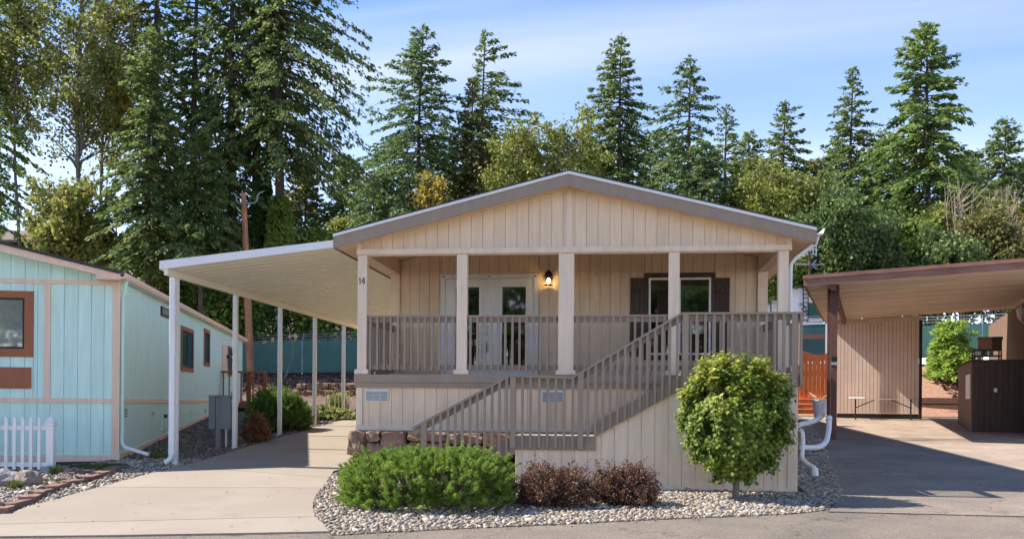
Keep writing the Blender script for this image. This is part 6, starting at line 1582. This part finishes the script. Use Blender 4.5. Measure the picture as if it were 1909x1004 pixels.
for i, (px, py, hw, lb) in enumerate(((1560, 372, 62, 'dark evergreen shrub right of the gutter'), (1625, 402, 60, 'dark evergreen shrub above the carport corner'), (1690, 425, 60, 'rounded dark shrub behind the carport roof'), (1770, 425, 66, 'glossy dark shrub over the middle of the carport'), (1855, 420, 62, 'dark shrub over the right part of the carport'), (1500, 430, 50, 'dark shrub beside the television antenna'), (1440, 470, 40, 'dark shrub seen past the porch corner'))):
    deciduous(px, py + (-22, 8, -12, 14, -25, 0, 0)[i], 545, 50 + i % 3, hw, lb, ('shrubdk', 'fir_blue', 'ivy', 'shrubdk', 'fir_olive', 'shrubdk', 'ivy')[i], 70 + i, 110, 90, .22, .55, .08, name='evergreen_shrub', group='evergreen shrubs behind the carport', cat='shrub')
# bare twiggy saplings
def bare_tree(px, py_top, py_bot, d, spread, label, seed):
    rr = random.Random(seed); b = atD(px, py_bot, d); b.z = g(b.x, b.y); t_ = thing('bare_sapling', b, label, 'tree', group='bare saplings above the carport'); m_ = MB()
    for k in range(13):
        tx = px + rr.uniform(-1, 1) * spread; ty = py_top + rr.uniform(0, 60); e = atD(tx, ty, d + rr.uniform(-1, 1)); mid = b.lerp(e, .5) + Vector((rr.uniform(-.4, .4), 0, 0))
        m_.tube([b, mid, e], [.05, .035, .012], 5)
        for j in range(11):
            s = mid.lerp(e, rr.uniform(0, .9)); q = s + Vector((rr.uniform(-1, 1), rr.uniform(-.5, .5), rr.uniform(.3, 1.3))); m_.tube([s, s.lerp(q, .5) + Vector((rr.uniform(-.1, .1), 0, 0)), q], [.02, .015, .008], 4)
    m_.build('stems', surf('pale_twig', (.34, .28, .2), rough=.9, bump=.2), t_)
bare_tree(1793, 325, 480, 53, 32, 'pale bare branching sapling left of the yellow green tree', 1)
bare_tree(1866, 345, 480, 53, 34, 'pale bare branching sapling near the right edge', 2)
# --- ivy bank behind the fence: one mass of leaves on mounds
def bank(name, px0, px1, py0, py1, n_m, per, mats, label, seed, d0=48.5, d1=54, size=.24, r=(.8, 1.6)):
    rng = np.random.default_rng(seed)
    for mi, (mat, share) in enumerate(mats):
        m_ = int(n_m * share); px = rng.uniform(px0, px1, m_); py = rng.uniform(py0, py1, m_); d = d0 + (d1 - d0) * (py1 - py) / (py1 - py0)
        C = np.array([atD(a, b, c)[:] for a, b, c in zip(px, py, d)]); R = rng.uniform(r[0], r[1], m_)
        u = unit(rng.normal(0, 1, (m_ * per, 3)) + np.array([0, -.5, .4])); O = np.repeat(C, per, 0) + u * np.repeat(R, per)[:, None] * rng.uniform(.7, 1.05, (m_ * per, 1))
        Dd = unit(u * .5 + rng.normal(0, .6, u.shape) + np.array([0, 0, -.5])); L = size * rng.uniform(.6, 1.3, len(O))
        V, Fc = blades(O, Dd, L, L * .4, rng, up=.1); o = np_mesh(name, V, Fc, MT[mat]); tag(o, label[mi], 'ivy', kind='stuff')
bank('ivy_bank', 255, 700, 455, 640, 150, 330, (('ivy', .6), ('ivy_dark', .32), ('yellow', .03)), ('bright green ivy covering the bank behind the fence', 'dark green ivy hollows on the bank', 'scattered yellow leaves on the ivy bank'), 81)
bank('bramble_bank', 1405, 1930, 520, 600, 70, 220, (('shrubdk', .7), ('ivy', .3)), ('dark brambles on the bank behind the motorhome', 'green brambles on the bank behind the carport'), 82, d0=53, d1=57)

# --- foreground shrubs
def shoots_bush(name, base, rx, ry, h, nsh, label, mat, seed, nl=.065, per=90, sl=(.12, .24), nw=.0045, flatbase=.15, group=None, stems=True, shape=None, pw=3.2, up=.35):
    rng = np.random.default_rng(seed); base = Vector(base)
    t_ = thing(name, base, label, 'shrub', group=group)
    u = unit(rng.normal(0, 1, (nsh * 3, 3))); u = u[u[:, 2] > -.10][:nsh]; ns_ = len(u); r = rng.uniform(.45, 1, ns_) ** .3
    u2 = u * ((np.abs(u) ** pw).sum(1) ** (-1 / pw))[:, None]
    lump = 1 + .07 * np.sin(u2[:, 0] * 8 + seed) * np.cos(u2[:, 1] * 7) + .05 * np.sin(u2[:, 0] * 19 + u2[:, 1] * 13) + rng.normal(0, .045, ns_)
    P = np.stack([u2[:, 0] * rx * r * lump, u2[:, 1] * ry * r * lump, flatbase * h + np.maximum(u2[:, 2], -.08) * h * (1 - flatbase) * r * lump], 1)
    if shape is not None: P = shape(P, u2)
    A = unit(u * np.array([1, 1, .8]) + np.array([0, 0, up]) + rng.normal(0, .28, (ns_, 3))); S = rng.uniform(sl[0], sl[1], ns_)
    Pw = P + np.array(base[:]) - A * (S * .6)[:, None]
    n = ns_ * per; s = rng.uniform(0, 1, n) ** .8; Ar = np.repeat(A, per, 0); PP = np.repeat(Pw, per, 0) + np.repeat(A * S[:, None], per, 0) * s[:, None]
    side = unit(np.cross(Ar, rng.normal(0, 1, (n, 3)))); ang = rng.uniform(.55, 1.3, n) * (1.1 - .55 * s ** 3)
    Dd = unit(Ar * np.cos(ang)[:, None] + side * np.sin(ang)[:, None]); L = nl * rng.uniform(.75, 1.15, n)
    V, Fc = blades(PP, Dd, L, np.full(n, nw), rng, up=0)
    np_mesh('needles', V, Fc, MT[mat], t_)
    if stems:
        m_ = MB(); idx = rng.choice(ns_, min(ns_, 160), replace=False)
        for i in idx:
            e = Vector(Pw[i]); b = base + Vector((P[i, 0] * .25 + rng.uniform(-.1, .1), P[i, 1] * .25 + rng.uniform(-.1, .1), -.02)); mid = b.lerp(e, .55) + Vector((P[i, 0] * .15, P[i, 1] * .15, -.10 * h)); m_.tube([b, mid, e], [.022, .014, .006], 5)
        m_.build('branches', MT['twig'], t_)
    return t_
pc = onG(786, 948)
def mugo_shape(P, u):
    k = 1 + .09 * (P[:, 0] > 0) * np.clip(P[:, 0], 0, 2); P = P.copy(); P[:, 2] *= k; return P
pc.y += .35
shoots_bush('mugo_pine', (pc.x, pc.y, g(pc.x, pc.y)), 1.18, .85, .74, 1500, 'large bright green mugo pine shrub before the stairs', 'mugo', 91, per=115, nl=.054, nw=.0034, sl=(.09, .17), shape=mugo_shape)
def leafy_bush(name, base, rx, ry, h, nst, label, mat, seed, leaf=.024, per=60, group=None, twig='twig', stem_r=.004, mat2=None):
    rng = np.random.default_rng(seed); base = Vector(base); t_ = thing(name, base, label, 'shrub', group=group); m_ = MB(); O = []; Dd = []
    for i in range(nst):
        u = rng.normal(0, 1, 3); u /= np.linalg.norm(u); u[2] = abs(u[2]); r = rng.uniform(.62, 1.02) * (1.18 if rng.uniform() < .12 else 1) * (1 + .12 * math.sin(u[0] * 5 + seed))
        e = Vector((u[0] * rx * r, u[1] * ry * r, h * (.12 + .88 * u[2] * r))); b = Vector((u[0] * rx * .2, u[1] * ry * .2, 0)); mid = b.lerp(e, .5) + Vector((0, 0, .12 * h))
        k = rng.uniform(.15, 1, per) ** .7; q = np.array([(b * (1 - t) ** 2 + mid * 2 * t * (1 - t) + e * t * t)[:] for t in k]) + rng.normal(0, .022, (per, 3))
        O.append(q + np.array(base[:])); dv = unit(rng.normal(0, 1, (per, 3)) + u[None] * .6); Dd.append(dv)
        if i % 2 == 0: m_.tube([base + b, base + mid, base + e], [stem_r * 1.8, stem_r * 1.3, stem_r * .5], 4, cap=False)
    m_.build('stems', MT[twig], t_)
    O, Dd = np.concatenate(O), np.concatenate(Dd); L = leaf * rng.uniform(.6, 1.3, len(O)); V, Fc = blades(O, Dd, L, L * .36, rng, up=.3)
    if mat2:
        pick = rng.uniform(0, 1, len(O)) < .16; q4 = V.reshape(-1, 4, 3); V2 = q4[pick].reshape(-1, 3); V = q4[~pick].reshape(-1, 3); Fc = np.arange(len(V)).reshape(-1, 4)
        np_mesh('green_leaves', V2, np.arange(len(V2)).reshape(-1, 4), MT[mat2], t_)
    np_mesh('leaves', V, Fc, MT[mat], t_); return t_
q = onG(1030, 944); leafy_bush('barberry_shrub', (q.x, q.y, g(q.x, q.y)), .60, .46, .66, 620, 'purple barberry shrub beside the mugo pine', 'barberry', 92, leaf=.030, per=62, mat2='moss')
q = onG(1166, 941); leafy_bush('barberry_shrub', (q.x, q.y, g(q.x, q.y)), .54, .44, .62, 560, 'rounded purple barberry shrub nearer the small maple', 'barberry', 93, leaf=.030, per=62, mat2='moss')
# clipped little maple
mb_ = onG(1371, 931)
mbz = g(mb_.x, mb_.y)
maple = thing('maple_tree', (mb_.x, mb_.y, mbz), 'small clipped green maple before the stair skirt', 'tree')
def make_maple(seed=94):
    rng = np.random.default_rng(seed); d = (mb_ - CAM).dot(FWD); s = d / F
    ctr = atD(1371, 778, d); RX, RZ, RY = 104 * s, 117 * s, .66
    m_ = MB(); b = Vector((mb_.x, mb_.y, mbz - .03)); fork = Vector((mb_.x + .02, mb_.y, mbz + .36))
    m_.tube([b, b.lerp(fork, .5), fork], [.062, .05, .046], 9)
    n_c = 380; u = unit(rng.normal(0, 1, (n_c, 3))); p_ = 2.5
    k = (np.abs(u) ** p_).sum(1) ** (-1 / p_); u = u * k[:, None]
    r = rng.uniform(.62, 1.0, n_c) ** .5; bump = 1 + rng.normal(0, .045, n_c)
    C = np.stack([u[:, 0] * RX * r * bump, u[:, 1] * RY * r * bump, u[:, 2] * RZ * r * bump], 1)
    C[:, 0] *= np.where(C[:, 2] < -RZ * .55, .85, 1.0); C[:, 2] += np.where((C[:, 2] > RZ * .6) & (np.abs(C[:, 0]) < .1), -.07, 0)
    C = C * np.array([.93, .9, .94]) + np.array(ctr[:])
    for i in range(0, n_c, 4):
        e = Vector(C[i]); mid = fork.lerp(e, .5) + Vector((0, 0, .1)); m_.tube([fork, mid, e], [.018, .011, .004], 5, cap=False)
    m_.build('trunk', MT['bark_grey'], maple)
    def leaves(Cs, per, mat, name):
        n = len(Cs) * per; o = np.repeat(Cs, per, 0) + rng.normal(0, .055, (n, 3))
        out = unit(o - np.array(ctr[:])); nrm = unit(out * .9 + np.array([0, 0, .7]) + rng.normal(0, .45, (n, 3)))
        tip = unit(out * .4 + np.array([0, 0, -.9]) + rng.normal(0, .5, (n, 3))); tip = unit(tip - nrm * (tip * nrm).sum(1, keepdims=True)); sd = np.cross(nrm, tip)
        L = .052 * rng.uniform(.6, 1.25, n)
        angs = np.radians([0, 22, 48, 70, 100, 150, 210, 260, 290, 312, 338]); rad = np.array([1, .38, .86, .34, .62, .25, .25, .62, .34, .86, .38])
        V = o[:, None, :] + (tip[:, None, :] * np.cos(angs)[None, :, None] + sd[:, None, :] * np.sin(angs)[None, :, None]) * (rad[None, :, None] * L[:, None, None])
        V += nrm[:, None, :] * (-.25 * rad[None, :, None] ** 2 * L[:, None, None])
        np_mesh(name, V.reshape(-1, 3), np.arange(n * 11).reshape(-1, 11), MT[mat], maple)
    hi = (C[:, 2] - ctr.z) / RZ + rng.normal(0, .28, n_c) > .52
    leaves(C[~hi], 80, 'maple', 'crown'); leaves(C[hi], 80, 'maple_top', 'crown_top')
make_maple()
# shrubs by the driveway
q = onG(505, 805); shoots_bush('dark_pine_shrub', (q.x + .05, q.y + .3, g(q.x, q.y)), .80, .75, 1.02, 480, 'dark green pine shrub behind the meter box', 'mugo_dk', 95, per=60, nl=.09, nw=.009, sl=(.2, .38), pw=2.0, up=1.0)
q = onG(474, 826); leafy_bush('withered_shrub', (q.x, q.y + .1, g(q.x, q.y)), .36, .36, .75, 160, 'withered reddish brown shrub beside the second awning post', 'deadneedle', 96, leaf=.05, per=34)
q = onG(600, 787); leafy_bush('variegated_shrub', (q.x - .25, q.y + 1.0, g(q.x, q.y)), 1.15, .9, .46, 330, 'pale variegated low shrub near the fourth awning post', 'variegated', 97, leaf=.085, per=45)
def grasses(px, py, n, h, label, seed, sx=.6):
    q = onG(px, py); rng = np.random.default_rng(seed); t_ = thing('ornamental_grass', q, label, 'plant'); m_V = []; 
    a = rng.uniform(0, 6.28, n); l = h * rng.uniform(.6, 1.1, n); b = np.array(q[:])[None] + np.stack([rng.normal(0, .12, n), rng.normal(0, .12, n), np.zeros(n)], 1)
    o = np.stack([np.cos(a), np.sin(a), np.zeros(n)], 1) * (l * rng.uniform(.15, .7, n))[:, None] * sx
    mid = b + o * .4 + np.array([0, 0, 1]) * (l * .75)[:, None]; tip = b + o + np.array([0, 0, 1]) * (l * .85)[:, None]; s = np.stack([-np.sin(a), np.cos(a), np.zeros(n)], 1) * .012
    V = np.stack([b - s, b + s, mid + s, mid - s, mid - s, mid + s, tip + s * .2, tip - s * .2], 1).reshape(-1, 3)
    np_mesh('blades', V, np.arange(8 * n).reshape(-1, 4), MT['variegated'], t_)
grasses(630, 778, 420, .85, 'pale ornamental grass clump before the rock retaining wall', 98)
grasses(575, 790, 260, .65, 'smaller ornamental grass by the dark pine shrub', 99)
# bright young spruce behind the carport
conifer(1766, 606, 41, 46, 'bright green bushy spruce seen through the carport opening', 'spruce_bright', 100, 697, 130, blade=.36, droop=.15, prof=.42, top_rise=.5, hang=.0, dens=1.6, width=.06, irr=.5, name='spruce_tree', group='spruce behind the carport', base_z=float(atD(1768, 700, 41).z) - .3)
# --- broadleaf trees across the road, mirrored in the door and window glass
for i, (x, y, h, r, lb) in enumerate(((-11.5, -23, 14.0, 4.2, 'leftmost broadleaf tree across the road'), (-5.0, -22, 14.0, 4.2, 'broadleaf tree across the road facing the double doors'), (1.2, -26, 15.5, 4.4, 'tallest broadleaf tree across the road behind the camera'), (7.0, -22, 13.5, 4.0, 'broadleaf tree across the road facing the porch window'))):
    rng = np.random.default_rng(200 + i); z0 = g(x, y); t_ = thing('roadside_tree', (x, y, z0), lb, 'tree', group='trees across the road'); n = 120
    u = unit(rng.normal(0, 1, (n, 3))) * rng.uniform(.4, 1, (n, 1)); C = np.stack([x + u[:, 0] * r, y + u[:, 1] * r * .7, z0 + h * .58 + u[:, 2] * h * .42], 1)
    MB().tube([(x, y, z0 - .2), (x + .1, y, z0 + h * .5), (x, y, z0 + h * .8)], [.22, .15, .05], 8).build('trunk', MT['bark_grey'], t_)
    V, Fc = leaf_cloud(C, .8 * rng.uniform(.7, 1.2, n), 90, rng, .34); np_mesh('crown', V, Fc, MT['shrubdk'], t_)
